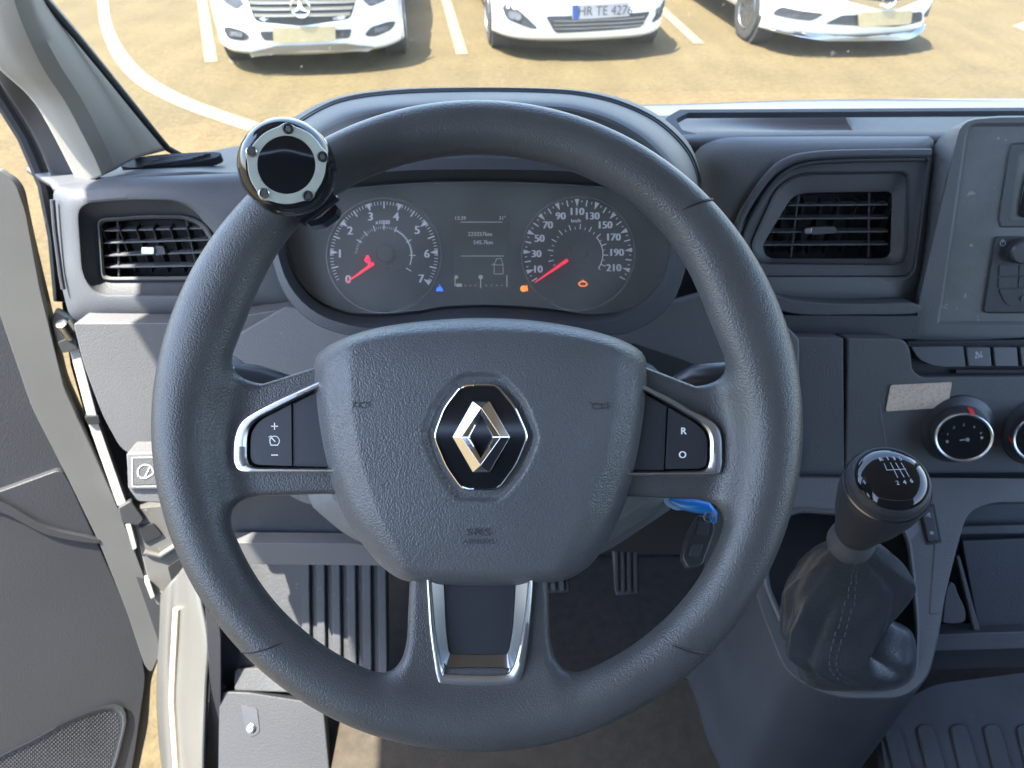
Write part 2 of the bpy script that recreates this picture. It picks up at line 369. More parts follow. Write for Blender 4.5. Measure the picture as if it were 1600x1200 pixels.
def polysdf(X, Y, P):
    d = np.full(X.shape, 1e9); s = np.ones(X.shape); n = len(P)
    for i in range(n):
        ax, ay = P[i]; bx, by = P[i-1]; ex, ey = bx-ax, by-ay; wx, wy = X-ax, Y-ay
        t = np.clip((wx*ex+wy*ey)/(ex*ex+ey*ey), 0, 1); d = np.minimum(d, (wx-ex*t)**2+(wy-ey*t)**2)
        c1 = Y >= ay; c2 = Y < by; c3 = ex*wy > ey*wx
        s = np.where((c1 & c2 & c3) | (~c1 & ~c2 & ~c3), -s, s)
    return s*np.sqrt(d)
def ext(d2, Z, z0, z1, r=0):
    dz = np.abs(Z-(z0+z1)/2)-(z1-z0)/2+r; d2 = d2+r
    return np.minimum(np.maximum(d2, dz), 0)+np.sqrt(np.maximum(d2, 0)**2+np.maximum(dz, 0)**2)-r

# ------------------------------------------------------------------ ground, markings
def G(px, py, h=0):
    d = RT*((px-800)/F) - UP*((py-600)/F) + FW; return EYE + d*((h-H)/d.z)
M('ground', [(-80, -40, 0), (80, -40, 0), (80, 160, 0), (-80, 160, 0)], [(0, 1, 2, 3)], ASPH, smooth=False, kind='structure')
def gmark(name, pts):
    V = [G(x, y, .004) for x, y in pts]; return M(name, V, [list(range(len(V)))], LINE, smooth=False, kind='structure')
def gstrip(name, left, right):
    n = len(left); V = [G(x, y, .004) for x, y in left]+[G(x, y, .004) for x, y in right]
    return M(name, V, [[i, i+1, n+i+1, n+i] for i in range(n-1)], LINE, smooth=False, kind='structure')
L = cr([(148, -60), (152, 0), (158, 45), (178, 92), (215, 132), (270, 162), (330, 185), (420, 214), (520, 240)], 6, False)
Rr = cr([(163, -60), (169, 0), (176, 40), (198, 82), (234, 119), (287, 149), (346, 172), (431, 200), (531, 227)], 6, False)
gstrip('road_marking', L, Rr)
def bay(x1, y1, x0, y0, w1=21):
    a = G(x1, y1); b = G(x0, y0); d = (b-a).normalized(); q = Vector((d.y, -d.x, 0))*.06; e = a+d*5.0
    M('bay_line', [p+Vector((0, 0, .004)) for p in (a-q, a+q, e+q, e-q)], [(0, 1, 2, 3)], LINE, smooth=False, kind='structure')
bay(722, 85, 697, 0); bay(1092, 68, 1040, 20); bay(330, 97, 326, 70)
M('bay_line', [G(*p, .004) for p in ((1582, 40), (1600, 48), (1640, 72), (1660, 64), (1600, 34))], [(0, 1, 2, 3, 4)], LINE, smooth=False, kind='structure')

# ------------------------------------------------------------------ parked cars
CARG = 'white cars parked facing the van'
CYAW = R(7)
def make_car(label, cx, cy, zb, half, fascia, wheel_y=.85, curve=1.0):
    c = G(cx, cy, zb); r = root('parked_car', label, 'car', (c.x, c.y, 0), CARG, CYAW)
    ca, sa = math.cos(CYAW), math.sin(CYAW)
    def cpx(px, py):       # pixel -> (x, z) on the nose plane of this car
        d = RT*((px-800)/F) - UP*((py-600)/F) + FW; n = Vector((-sa, ca, 0)); t = (Vector((c.x, c.y, 0))-EYE).dot(n)/d.dot(n)
        p = EYE+d*t; q = p-Vector((c.x, c.y, 0)); return (q.x*ca+q.y*sa, p.z)
    def yf(x): 
        t = min(abs(x)/half, 1.0); return curve*(.10*t**2+.34*t**7)
    def cs(hw, z0, z1, y, n=28, e=.32):
        o = []
        for j in range(n):
            a = 2*math.pi*j/n; x, z = math.cos(a), math.sin(a)
            o.append((hw*math.copysign(abs(x)**e, x), y, (z0+z1)/2+(z1-z0)/2*math.copysign(abs(z)**e, z)))
        return o
    # body: many cross sections, nose curved in plan
    secs = [(half, .20, .80, .46), (half+.01, .19, .86, .9), (half+.015, .19, .93, 1.3), (half+.015, .19, .98, 2.2), (half+.01, .2, 1.0, 3.3), (half-.03, .22, 1.0, 4.0), (half-.12, .28, .95, 4.35)]
    rg = [cs(h_, a, b, y) for h_, a, b, y in secs]
    loft('body', rg, CARPAINT, r, cap1=True, local=True)
    # bumper shell: grid in x,z with real curvature in both
    nx, nz = 40, 14; V = []; zs = [zb+(.78-zb)*j/nz for j in range(nz+1)]
    for i in range(nx+1):
        x = -half+2*half*i/nx
        for j, z in enumerate(zs):
            t = j/nz; yy = yf(x)+.07*max(0, (.18-t)/.18)**2+.30*max(0, (t-.78)/.22)**2+.012*math.sin(t*9)
            V.append((x, yy, z+(.02*(abs(x)/half)**2 if j == 0 else 0)))
    Fc = [[i*(nz+1)+j, (i+1)*(nz+1)+j, (i+1)*(nz+1)+j+1, i*(nz+1)+j+1] for i in range(nx) for j in range(nz)]
    M('bumper', V, Fc, CARPAINT, r, local=True, solid=.02)
    # bonnet and cabin
    V = []; ny = 10
    for i in range(13):
        x = -half*.97+2*half*.97*i/12
        for j in range(ny+1):
            t = j/ny; V.append((x, yf(x)+.22+t*(1.25-yf(x)), .765+.22*t**.75-.06*(abs(x)/half)**3))
    M('bonnet', V, [[i*(ny+1)+j, (i+1)*(ny+1)+j, (i+1)*(ny+1)+j+1, i*(ny+1)+j+1] for i in range(12) for j in range(ny)], CARPAINT, r, local=True, solid=.015)
    cab = [cs(half-.08, .85, 1.0, 1.25), cs(half-.13, .85, 1.22, 1.7), cs(half-.17, .85, 1.42, 2.2), cs(half-.17, .85, 1.43, 3.2), cs(half-.14, .85, 1.2, 3.9), cs(half-.12, .85, 1.0, 4.2)]
    loft('roof', cab, CARPAINT, r, cap0=True, cap1=True, local=True)
    V = [(-half+.16, 1.27, 1.03), (half-.16, 1.27, 1.03), (half-.27, 2.1, 1.44), (-half+.27, 2.1, 1.44)]
    M('windscreen', V, [(0, 1, 2, 3)], GLOSS, r, local=True, solid=.01)
    for sx in (-1, 1):
        M('side_window', [(sx*(half-.075), 1.6, 1.03), (sx*(half-.075), 3.7, 1.03), (sx*(half-.155), 3.2, 1.36), (sx*(half-.155), 2.2, 1.36)], [(0, 1, 2, 3)], GLOSS, r, local=True, solid=.02)
        for wy in (wheel_y, 3.5):
            p = Vector((sx*(half-.09), wy, .32))
            ww = lathe('wheel', p, Vector((sx, 0, 0)), [(-.1, .2), (-.1, .3), (-.07, .325), (.07, .325), (.1, .3), (.105, .22), (.1, .2)], RUBBER, r, n=36, local=True)
            rm = lathe('rim', p, Vector((sx, 0, 0)), [(-.05, .21), (.095, .215), (.108, .21), (.108, .195), (.06, .18), (.06, .05), (.09, .045), (.095, .0)], SATIN2, ww, n=36, local=True)
            V = []; Fc = []
            for q in range(10):
                a = 2*math.pi*q/10; t = Vector((0, math.cos(a), math.sin(a))); s_ = Vector((0, -math.sin(a), math.cos(a))); n0 = len(V)
                for rr_, hw_ in ((.04, .02), (.2, .012)):
                    V += [p+Vector((sx*.1, 0, 0))+t*rr_+s_*hw_, p+Vector((sx*.1, 0, 0))+t*rr_-s_*hw_, p+Vector((sx*.07, 0, 0))+t*rr_-s_*hw_, p+Vector((sx*.07, 0, 0))+t*rr_+s_*hw_]
                Fc += [[n0+k, n0+(k+1) % 4, n0+4+(k+1) % 4, n0+4+k] for k in range(4)]+[[n0+4, n0+5, n0+6, n0+7]]
            M('spokes', V, Fc, ALLOY, ww, local=True, smooth=False)
            lathe('wheel_arch', p-Vector((sx*.02, 0, 0)), Vector((sx, 0, 0)), [(-.1, .37), (.10, .37), (.10, .33), (-.1, .33)], SEAL, r, n=32, local=True)
    def piece(name, pts, m, off=.012, thick=.02, rr=4, parent=r, px=True, **k):
        P = [cpx(*p[:2])+tuple(p[2:]) for p in pts] if px else pts
        P = rc([(a[0], a[1]) for a in P], rr*.0065, 4)
        Q = []
        for i in range(len(P)):
            a, b = P[i], P[(i+1) % len(P)]; n = max(1, int(abs(b[0]-a[0])/.04))
            Q += [(a[0]+(b[0]-a[0])*t/n, a[1]+(b[1]-a[1])*t/n) for t in range(n)]
        cx_ = sum(p[0] for p in Q)/len(Q); cz_ = sum(p[1] for p in Q)/len(Q); V = []; n = len(Q); Fc = []
        for s_ in (1, .66, .33):
            V += [(cx_+(x-cx_)*s_, yf(cx_+(x-cx_)*s_)-off, cz_+(z-cz_)*s_) for x, z in Q]
        V.append((cx_, yf(cx_)-off, cz_))
        for a in range(2): Fc += [[a*n+i, a*n+(i+1) % n, (a+1)*n+(i+1) % n, (a+1)*n+i] for i in range(n)]
        Fc += [[2*n+i, 2*n+(i+1) % n, 3*n] for i in range(n)]; m0 = len(V)
        V += [(x, yf(x)-off+thick, z) for x, z in Q]; Fc += [[i, (i+1) % n, m0+(i+1) % n, m0+i] for i in range(n)]
        return M(name, V, Fc, m, parent, local=True, **k)
    fascia(r, piece, cpx, yf)
    return r
def star_merc(r, piece, cpx, yf):
    piece('headlight', [(326, -25), (360, -22), (380, 6), (368, 17), (345, 6)], HLIGHT)
    piece('headlight', [(632, -25), (590, -22), (565, 0), (578, 13), (612, 4)], HLIGHT)
    piece('lower_grille', [(405, 50), (550, 46), (546, 60), (412, 64)], GRILLE)
    g = piece('grille', [(378, -20), (562, -22), (548, 30), (470, 40), (398, 34)], GRILLE, rr=8)
    for k, y in enumerate((4, 14, 24)):
        piece('grille_bar', [(388+k*4, y-3), (556-k*4, y-5), (554-k*4, y), (390+k*4, y+2)], SATIN, off=.03, rr=1, parent=g)
    piece('number_plate', [(427, 42), (524, 39), (525, 62), (428, 66)], PLATEM, off=.045, rr=2)
    e = root_part = None
    x, z = cpx(470, 10); y = yf(x)-.04
    em = tube('star_emblem', [(x+.082*math.cos(a/24*6.2832), y-.01, z+.082*math.sin(a/24*6.2832)) for a in range(24)], .009, CHROME, g, closed=True, local=True)
    V = []; Fc = []
    for q in range(3):
        a = R(90+120*q); t = Vector((math.cos(a), 0, math.sin(a))); s_ = Vector((-math.sin(a), 0, math.cos(a))); n0 = len(V); o = Vector((x, y-.01, z))
        V += [o+s_*.02, o-s_*.02, o+t*.08, o+Vector((0, -.015, 0))]; Fc += [[n0, n0+2, n0+3], [n0+1, n0+3, n0+2]]
    M('star_spokes', V, Fc, CHROME, g, local=True, smooth=False)
    for p in ([(342, 50), (356, 46), (378, 50), (390, 60), (380, 66), (350, 66)], [(568, 57), (580, 44), (606, 40), (620, 44), (612, 54), (584, 60)]):
        f = piece('bumper_intake', p, GRILLE, rr=6)
        xm = sum(q[0] for q in p)/6; ym = sum(q[1] for q in p)/6
        piece('fog_light', [(xm-10, ym-3), (xm+12, ym-4), (xm+12, ym+3), (xm-10, ym+4)], HLIGHT, off=.022, rr=3, parent=f)
    piece('lower_lip', [(388, 84), (430, 72), (540, 68), (585, 76), (575, 82), (535, 77), (432, 80), (392, 91)], SATIN2, off=.02, rr=3)
def star_seat(r, piece, cpx, yf):
    for p in ([(788, 18), (796, 12), (815, 20), (842, 46), (830, 46), (795, 36)], [(1022, 40), (1040, 15), (1056, 8), (1060, 18), (1046, 34)]):
        f = piece('fog_recess', p, GRILLE, rr=5); xm = sum(q[0] for q in p)/len(p)-4; ym = sum(q[1] for q in p)/len(p)-1
        piece('fog_light', [(xm-10, ym-6), (xm+9, ym-6), (xm+9, ym+6), (xm-10, ym+6)], HLIGHT, off=.022, rr=5, parent=f)
    g = piece('lower_grille', [(853, 26), (1020, 20), (1004, 44), (868, 52)], GRILLE, rr=5)
    for y in (32, 38, 44): piece('grille_bar', [(864, y), (1010, y-5), (1008, y-3), (866, y+2)], SATIN2, off=.02, rr=1, parent=g)
    pl = piece('number_plate', [(892, 6), (982, 2), (983, 24), (893, 29)], PLATEW, off=.05, rr=2, label='white number plate with a blue band')
    piece('plate_band', [(893, 7), (902, 6.5), (903, 28), (894, 29)], PBLUE, off=.055, rr=1, parent=pl)
    x0, z0 = cpx(944, 15); V, Fs = glyphs('HR TE 4276')
    k = .085/.72
    M('plate_text', [(x0+v.x*k*.92, yf(x0)-.066+.0*v.x, z0+v.y*k) for v in V], Fs, PTXT, pl, local=True, smooth=False)
    piece('headlight', [(756, -40), (800, -40), (815, -16), (790, -12)], HLIGHT); piece('headlight', [(1062, -45), (1030, -42), (1010, -20), (1045, -18)], HLIGHT)
    piece('grille', [(850, -45), (1000, -48), (985, -14), (880, -12)], GRILLE)
def star_opel(r, piece, cpx, yf):
    g = piece('lower_grille', [(1290, 38), (1316, 24), (1446, 20), (1448, 36), (1400, 42)], GRILLE, rr=5)
    piece('number_plate', [(1338, 17), (1424, 15), (1422, 37), (1338, 40)], PLATEM, off=.05, rr=5)
    u = piece('grille', [(1315, -22), (1460, -26), (1440, 2), (1386, 9), (1340, 4)], GRILLE, rr=6)
    piece('grille_bar', [(1320, -6), (1372, 8), (1400, 8), (1452, -10), (1452, -5), (1402, 13), (1370, 13), (1320, -1)], CHROME, off=.03, rr=2, parent=u)
    x, z = cpx(1386, -2); y = yf(x)-.05
    tube('ring_emblem', [(x+.07*math.cos(a/24*6.2832), y, z+.07*math.sin(a/24*6.2832)) for a in range(24)], .009, CHROME, u, closed=True, local=True)
    piece('bumper_intake', [(1226, 34), (1236, 18), (1262, 20), (1290, 22), (1272, 34)], GRILLE, rr=6)
    piece('bumper_intake', [(1456, 32), (1454, 24), (1478, 10), (1482, 14), (1470, 30)], GRILLE, rr=4)
    piece('lower_lip', [(1218, 50), (1290, 58), (1420, 57), (1468, 46), (1466, 51), (1420, 63), (1290, 64), (1222, 56)], SATIN2, off=.02, rr=3)
    piece('headlight', [(1210, -40), (1260, -30), (1280, -12), (1235, -18)], HLIGHT); piece('headlight', [(1490, -40), (1470, -34), (1460, -14), (1478, -20)], HLIGHT)
make_car('white saloon with a large star on its barred grille, leftmost of the parked cars', 484, 88, .17, .90, star_merc)
make_car('white hatchback with a white number plate carrying a blue band, between two other cars', 916, 66, .18, .90, star_seat)
make_car('white hatchback with a pale yellow plate, rightmost of the parked cars', 1346, 60, .18, .90, star_opel)

# ------------------------------------------------------------------ cab shell (roof, rear wall, right side), door opening open on the left
FLZ = H-1.12
cab = root('van_cab', 'white van cab body with grey pillar trim and door sill around the dashboard', 'van', (0, .4, FLZ))
def wp(pts): return [Vector(p) for p in pts]
V = wp([(-.70, .97, H+.42), (1.36, .97, H+.42), (1.36, -.75, H+.48), (-.70, -.75, H+.48)]); M('roof', V, [(0, 1, 2, 3)], ROOFL, cab, solid=.04, smooth=False)
box('shade_rail', (-.785, .835, H+.44), (.165, .27, .05), SEAL, cab, bevel=.01)  # unseen rail added outboard of the roof to shade the left pillar
V = wp([(-.62, -.76, FLZ), (1.36, -.76, FLZ), (1.36, -.76, H+.44), (-.62, -.76, H+.44)]); M('rear_bulkhead', V, [(0, 1, 2, 3)], DARKP, cab, solid=.04, smooth=False)
V = wp([(1.36, -.76, FLZ), (1.36, 1.2, FLZ), (1.36, 1.2, H-.45), (1.36, -.76, H-.45)]); M('side_panel', V, [(0, 1, 2, 3)], DOORP, cab, solid=.04, smooth=False)
V = wp([(-.9, 2, 0)])
# floor
V = wp([(-.56, -.75, FLZ), (1.34, -.75, FLZ), (1.34, 1.05, FLZ), (-.50, 1.05, FLZ)])
M('floor', V, [(0, 1, 2, 3)], CARPET, cab, solid=.05, smooth=False)
V = wp([(-.50, .95, FLZ), (1.34, .95, FLZ), (1.34, 1.12, H-.35), (-.50, 1.12, H-.35)])
V = wp([(-.50, .90, FLZ), (1.34, .90, FLZ), (1.34, 1.02, H-.52), (-.50, 1.02, H-.52)])
M('firewall', V, [(0, 1, 2, 3)], BLACK, cab, solid=.05, smooth=False)
# left pillar: trim, seal, painted jamb
patch('pillar_trim', [[(-60, -90, .62), (-20, 30, .66), (0, 87, .70), (66, 153, .76), (125, 262, .82), (140, 300, .84)],
                      [(0, -90, .60), (34, 20, .64), (72, 90, .68), (112, 150, .725), (150, 220, .765), (170, 262, .79)],
                      [(10, -90, .74), (56, -10, .78), (108, 53, .82), (163, 120, .86), (214, 183, .90), (256, 236, .93)]], PILLAR, cab, solid=.01)
tube('windscreen_seal', [C(30, -60, .70), C(66, -4, .73), C(118, 56, .77), C(172, 122, .81), C(222, 184, .85), C(262, 232, .88), C(282, 243, .90)], .004, SEAL, cab)
patch('door_seal', [[(-90, -60, .70), (-40, 60, .72), (0, 130, .76), (45, 200, .82), (80, 275, .86), (96, 330, .88)],
                    [(-60, -80, .64), (-20, 40, .68), (8, 95, .72), (62, 155, .78), (118, 262, .84), (122, 300, .86)]], SEAL, cab, solid=.012)
tube('door_seal', [C(-60, 60, .8), C(0, 150, .84), C(40, 215, .88), C(72, 290, .90), C(88, 370, .91), C(97, 470, .93)], .010, SEAL, cab)
# painted body jamb and sill below the dash
JP = Pl(C(285, 1050, 1.02), el(8, 35))
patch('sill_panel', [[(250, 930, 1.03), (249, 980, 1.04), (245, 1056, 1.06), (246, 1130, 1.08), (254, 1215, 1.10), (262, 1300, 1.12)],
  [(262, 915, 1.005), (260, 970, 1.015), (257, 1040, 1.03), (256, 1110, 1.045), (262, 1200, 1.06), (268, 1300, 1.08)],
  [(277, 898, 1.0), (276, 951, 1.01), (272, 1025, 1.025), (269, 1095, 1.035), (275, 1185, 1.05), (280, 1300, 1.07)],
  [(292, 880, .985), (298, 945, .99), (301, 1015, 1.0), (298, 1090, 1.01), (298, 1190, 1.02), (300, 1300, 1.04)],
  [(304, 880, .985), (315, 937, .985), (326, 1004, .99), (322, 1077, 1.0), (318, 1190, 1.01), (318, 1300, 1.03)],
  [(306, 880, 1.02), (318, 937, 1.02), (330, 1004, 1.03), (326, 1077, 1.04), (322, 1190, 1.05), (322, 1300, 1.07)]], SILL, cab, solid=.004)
tube('sill_seam', [C(276, 951, 1.006), C(272, 1025, 1.021), C(269, 1095, 1.031), C(275, 1185, 1.046), C(280, 1290, 1.066)], .0045, mat('cream_seam_glow', (.62, .5, .36), .6, noise=(20, .1)), cab)  # cream colour paints a warm glow along the seam
prism('kick_panel', rc([(318, 900), (336, 890), (345, 1000), (345, 1240), (318, 1240), (328, 1080)], 4), Pl(C(330, 1050, 1.0), el(20, 20)), .04, DOORP, cab, bevel=.003)
# hinge hardware between door and body
JB = Pl(C(170, 700, .95), el(20, 30))
prism('cowl_side', rc([(96, 470), (240, 500), (330, 760), (345, 1000), (345, 1240), (262, 1240), (246, 1000), (170, 780), (110, 570)], 6), JB, .03, SEAL, cab, top=-.04, bevel=.003)
for pts, m, t in (([(108, 545), (124, 545), (152, 650), (136, 650)], WPAINT, 0), ([(138, 662), (154, 660), (198, 786), (184, 792)], WPAINT, 0)):
    prism('painted_jamb', rc(pts, 3), JB, .03, WPAINT, cab, top=t, bevel=.002)
HB = mat('painted_bracket', (.11, .11, .105), .45, noise=(12, .15), speck=(90, .68, (.25, .22, .18)))
prism('hinge_bracket', rc([(205, 795), (258, 790), (300, 850), (296, 905), (266, 932), (247, 948), (236, 925), (222, 868)], 6), JB, .03, HB, cab, top=.0, bevel=.003)
prism('bracket_hole', rc([(216, 822), (240, 818), (254, 836), (226, 850)], 3), JB, .004, BLACK, cab, top=.003, bevel=.001)
prism('bracket_hole', rc([(262, 886), (282, 872), (296, 880), (288, 905), (272, 924)], 3), JB, .004, BLACK, cab, top=.003, bevel=.001)
tube('bracket_fold', [JB.hit(226, 862, .003), JB.hit(250, 868, .004), JB.hit(278, 850, .003)], .004, HB, cab)
prism('painted_jamb', rc([(196, 820), (204, 818), (214, 856), (208, 860)], 2), JB, .02, WPAINT, cab, top=.006, bevel=.001)
prism('painted_jamb', rc([(226, 910), (234, 908), (242, 932), (236, 936)], 2), JB, .02, WPAINT, cab, top=.006, bevel=.001)
prism('hinge_bracket', rc([(84, 486), (112, 500), (122, 520), (116, 546), (92, 540), (80, 505)], 8), JB, .04, DOORE, cab, top=.0, bevel=.004)
lathe('hinge_pin', JB.hit(103, 516, .006), Vector((0, -.2, 1)), [(-.012, .007), (.012, .007), (.013, .005)], STEEL, cab, n=20)
prism('hinge_strap', rc([(90, 535), (118, 524), (121, 546), (98, 552)], 3), JB, .02, SEAL, cab, top=.004, bevel=.002)
prism('check_strap', rc([(132, 652), (154, 650), (156, 662), (138, 664)], 2), JB, .02, BLACK, cab, top=.004, bevel=.001)
prism('check_strap', rc([(184, 794), (205, 782), (226, 812), (216, 822), (190, 818)], 5), JB, .02, SEAL, cab, top=.006, bevel=.002)
# right window pillar keeps the light plausible from other positions
tube('pillar_far', [Vector((1.30, 1.12, H-.4)), Vector((1.30, .86, H+.42))], .05, PILLAR, cab)
# windscreen
V = wp([(-.62, 1.06, H-.36), (.35, 1.30, H-.41), (1.36, 1.2, H-.41), (1.36, .88, H+.42), (.35, .98, H+.44), (-.62, .82, H+.42)])
V = []
for j in range(9):
    t = j/8
    for i in range(17):
        s_ = i/16; x = -.66+2.02*s_; yb = .98+.36*math.sin(math.pi*(.12+.76*s_)); V.append(Vector((x, yb-.18*t, H-.40+.84*t)))
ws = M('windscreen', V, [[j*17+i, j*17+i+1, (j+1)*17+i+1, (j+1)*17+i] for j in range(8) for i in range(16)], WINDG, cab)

# ------------------------------------------------------------------ open driver's door
e1 = C(62, 450, .87); e2 = C(240, 1040, 1.13)
dn = (e2-e1).normalized().cross(Vector((-math.sin(R(66)), -math.cos(R(66)), 0))).normalized()
if dn.dot(EYE-e1) < 0: dn = -dn
DP = Pl(e1, dn)
door = bpy.data.objects.new('door', None); COL.objects.link(door); door.parent = cab; door.location = DP.hit(230, 1100)-base(cab); door['label'] = "open driver's door with dark inner panel and pale edge strip"
prism('door_panel', rc([(-520, 250), (-60, 262), (10, 280), (28, 300), (45, 380), (62, 450), (100, 606), (187, 800), (250, 985), (248, 1030), (236, 1062), (232, 1130), (205, 1260), (-520, 1500)], 14), DP, .045, DOORP, door, bevel=.004)
strip = [(-6, 262), (24, 285), (40, 330), (62, 450), (100, 606), (145, 706), (187, 800), (225, 900), (250, 981), (250, 1022), (236, 1052), (226, 1040), (200, 960), (156, 850), (100, 735), (50, 637), (0, 492), (-6, 470)]
prism('door_edge', rc(strip, 12), DP, .02, DOORE, door, top=.014, bevel=.005, seg=3)
# raised lower pocket moulding with a soft step
prism('pocket_moulding', rc([(-300, 850), (0, 768), (96, 733), (112, 760), (154, 852), (216, 990), (228, 1060), (212, 1170), (190, 1300), (-300, 1500)], 14), DP, .02, DOORP, door, top=.010, bevel=.006, seg=3)
prism('arm_rest', cr([(-300, 840), (-60, 770), (2, 784), (75, 824), (150, 842), (148, 850), (72, 836), (-2, 800), (-60, 800), (-300, 880)], 4), DP, .01, DOORP, door, top=.0155, bevel=.003)
sg = cr([(-40, 1215), (60, 1150), (125, 1116), (180, 1100), (197, 1118), (190, 1160), (172, 1215), (120, 1290), (0, 1310)], 6)
gr = loft('speaker_grille', rings(DP, [(sg, .0105), (sg, .0145), ([((x-90)*.965+90, (y-1190)*.94+1190) for x, y in sg], .0145), ([((x-90)*.95+90, (y-1190)*.91+1190) for x, y in sg], .0115)], (90, 1190), 72), DARKP, door, cap1=True)
# raised mesh dimples of the grille
V = []; Fc = []
inn = [Vector(((x-90)*.9+90, (y-1190)*.86+1190)) for x, y in sg]
def inside(x, y, P):
    c = False
    for i in range(len(P)):
        a, b = P[i], P[i-1]
        if (a[1] > y) != (b[1] > y) and x < (b[0]-a[0])*(y-a[1])/(b[1]-a[1])+a[0]: c = not c
    return c
row = 0; y = 1098
while y < 1230:
    x = -30+(row % 2)*3.2
    while x < 200:
        if inside(x, y, inn):
            n0 = len(V); V += [DP.hit(x+dx, y+dy, .0117) for dx, dy in ((-2.2, 0), (0, -1.8), (2.2, 0), (0, 1.8))]+[DP.hit(x, y, .0128)]
            Fc += [[n0+k, n0+(k+1) % 4, n0+4] for k in range(4)]
        x += 6.4
    y += 3.1; row += 1
M('grille_mesh', V, Fc, DOORP, door, smooth=False, kind='stuff')

# ------------------------------------------------------------------ dashboard
dash = root('dashboard', 'grey grained plastic dashboard running under the windscreen behind the steering wheel', 'dashboard', C(600, 600, .85))
# top deck
patch('dash_top', [
 [(40, 262, .96), (200, 250, .97), (300, 240, .98), (380, 226, 1.02), (520, 196, 1.08), (700, 176, 1.15), (900, 166, 1.2), (1050, 163, 1.24), (1250, 156, 1.27), (1450, 154, 1.28), (1650, 154, 1.28), (1900, 156, 1.28)],
 [(60, 275, .86), (200, 262, .87), (300, 256, .88), (380, 244, .92), (520, 215, .98), (700, 192, 1.04), (900, 182, 1.08), (1050, 176, 1.12), (1250, 171, 1.14), (1450, 169, 1.15), (1650, 169, 1.15), (1900, 170, 1.15)],
 [(78, 286, .80), (200, 270, .80), (300, 264, .82), (380, 262, .84), (520, 240, .86), (700, 220, .9), (900, 208, .94), (1050, 186, 1.02), (1250, 178, 1.06), (1450, 176, 1.08), (1650, 176, 1.08), (1900, 176, 1.08)],
 [(80, 291, .785), (200, 275, .787), (300, 268, .80), (380, 268, .80), (520, 252, .82), (700, 236, .85), (900, 226, .87), (1050, 200, .955), (1250, 203, 1.04), (1450, 203, 1.06), (1650, 203, 1.06), (1900, 203, 1.06)],
 [(84, 296, .768), (200, 279, .772), (300, 272, .776), (380, 274, .78), (520, 262, .79), (700, 250, .80), (900, 240, .82), (1050, 215, .86), (1250, 206, .875), (1450, 206, .88), (1650, 206, .88), (1900, 206, .88)],
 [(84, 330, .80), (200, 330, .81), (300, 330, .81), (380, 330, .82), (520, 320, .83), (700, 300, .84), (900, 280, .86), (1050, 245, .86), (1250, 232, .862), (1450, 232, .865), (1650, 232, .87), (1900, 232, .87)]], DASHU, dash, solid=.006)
# tray recess lip on the top right
TP = Pl(C(1300, 190, .93), el(78))
prism('tray_rim', rc([(1040, 184), (1062, 171), (1600, 168), (1900, 168), (1900, 172), (1600, 173), (1075, 176), (1056, 186), (1066, 203), (1090, 209), (1060, 212), (1044, 200)], 3), TP, .008, DASHU, dash, top=.02, bevel=.003)
patch('tray_floor', [[(1322, 178, 1.0), (1345, 179, 1.01), (1420, 178, 1.01), (1620, 178, 1.01), (1800, 178, 1.01)], [(1328, 196, .975), (1345, 188, .985), (1420, 187, .985), (1620, 187, .985), (1800, 187, .985)], [(1332, 210, .955), (1345, 208, .93), (1420, 207, .92), (1620, 207, .92), (1800, 207, .92)]], DARKP, dash, solid=.004)
# defroster slot top left
gp = Pl(C(270, 252, .865), el(75))
prism('defroster_grille', cr([(190, 254), (225, 244), (280, 239), (335, 237), (345, 241), (330, 248), (270, 257), (215, 262), (192, 260)], 5), gp, .01, DARKP, dash, top=.012, bevel=.002)
for k in range(4):
    prism('slat', [(222+k*8, 257-k*4), (300+k*9, 246-k*2.6), (301+k*9, 247.6-k*2.6), (223+k*8, 258.6-k*4)], gp, .004, DASHU, dash, top=.015, bevel=0)

DL = Pl(C(240, 400, .775), el(20, 4))
def dashface(name, outer, o_off, spec, c, m, n=128):
    return loft(name, rings(DL, [(outer, o_off-.05), (outer, o_off-.004)]+spec, c, n), m, dash)
# left face with vent opening
co = (225, 388)
vo = rc([(120, 318, 25), (200, 311, 30), (285, 312, 50), (330, 342, 30), (365, 400, 20), (372, 463, 20), (150, 463, 34), (128, 430, 30)], 20)
vi = rc([(126, 325, 22), (200, 318, 30), (280, 319, 50), (325, 348, 30), (358, 402, 20), (364, 456, 20), (156, 456, 30), (134, 428, 30)], 20)
outer = rc([(82, 292, 16), (200, 277, 60), (380, 270, 40), (505, 262, 30), (505, 500, 20), (440, 480, 20), (352, 509, 30), (130, 508, 20), (108, 494, 16), (92, 430, 30)], 20)
def shr(o, c, s): return [((x-c[0])*s+c[0], (y-c[1])*s+c[1]) for x, y in o]
dashface('left_face', outer, -.018, [(mixp(outer, vo, co, .12), -.012), (mixp(outer, vo, co, .3), -.004), (mixp(outer, vo, co, .55), .001), (mixp(outer, vo, co, .9), .004), (vo, .0035), (mixp(outer, vo, co, 1.05), .0012)], co, DASHU)
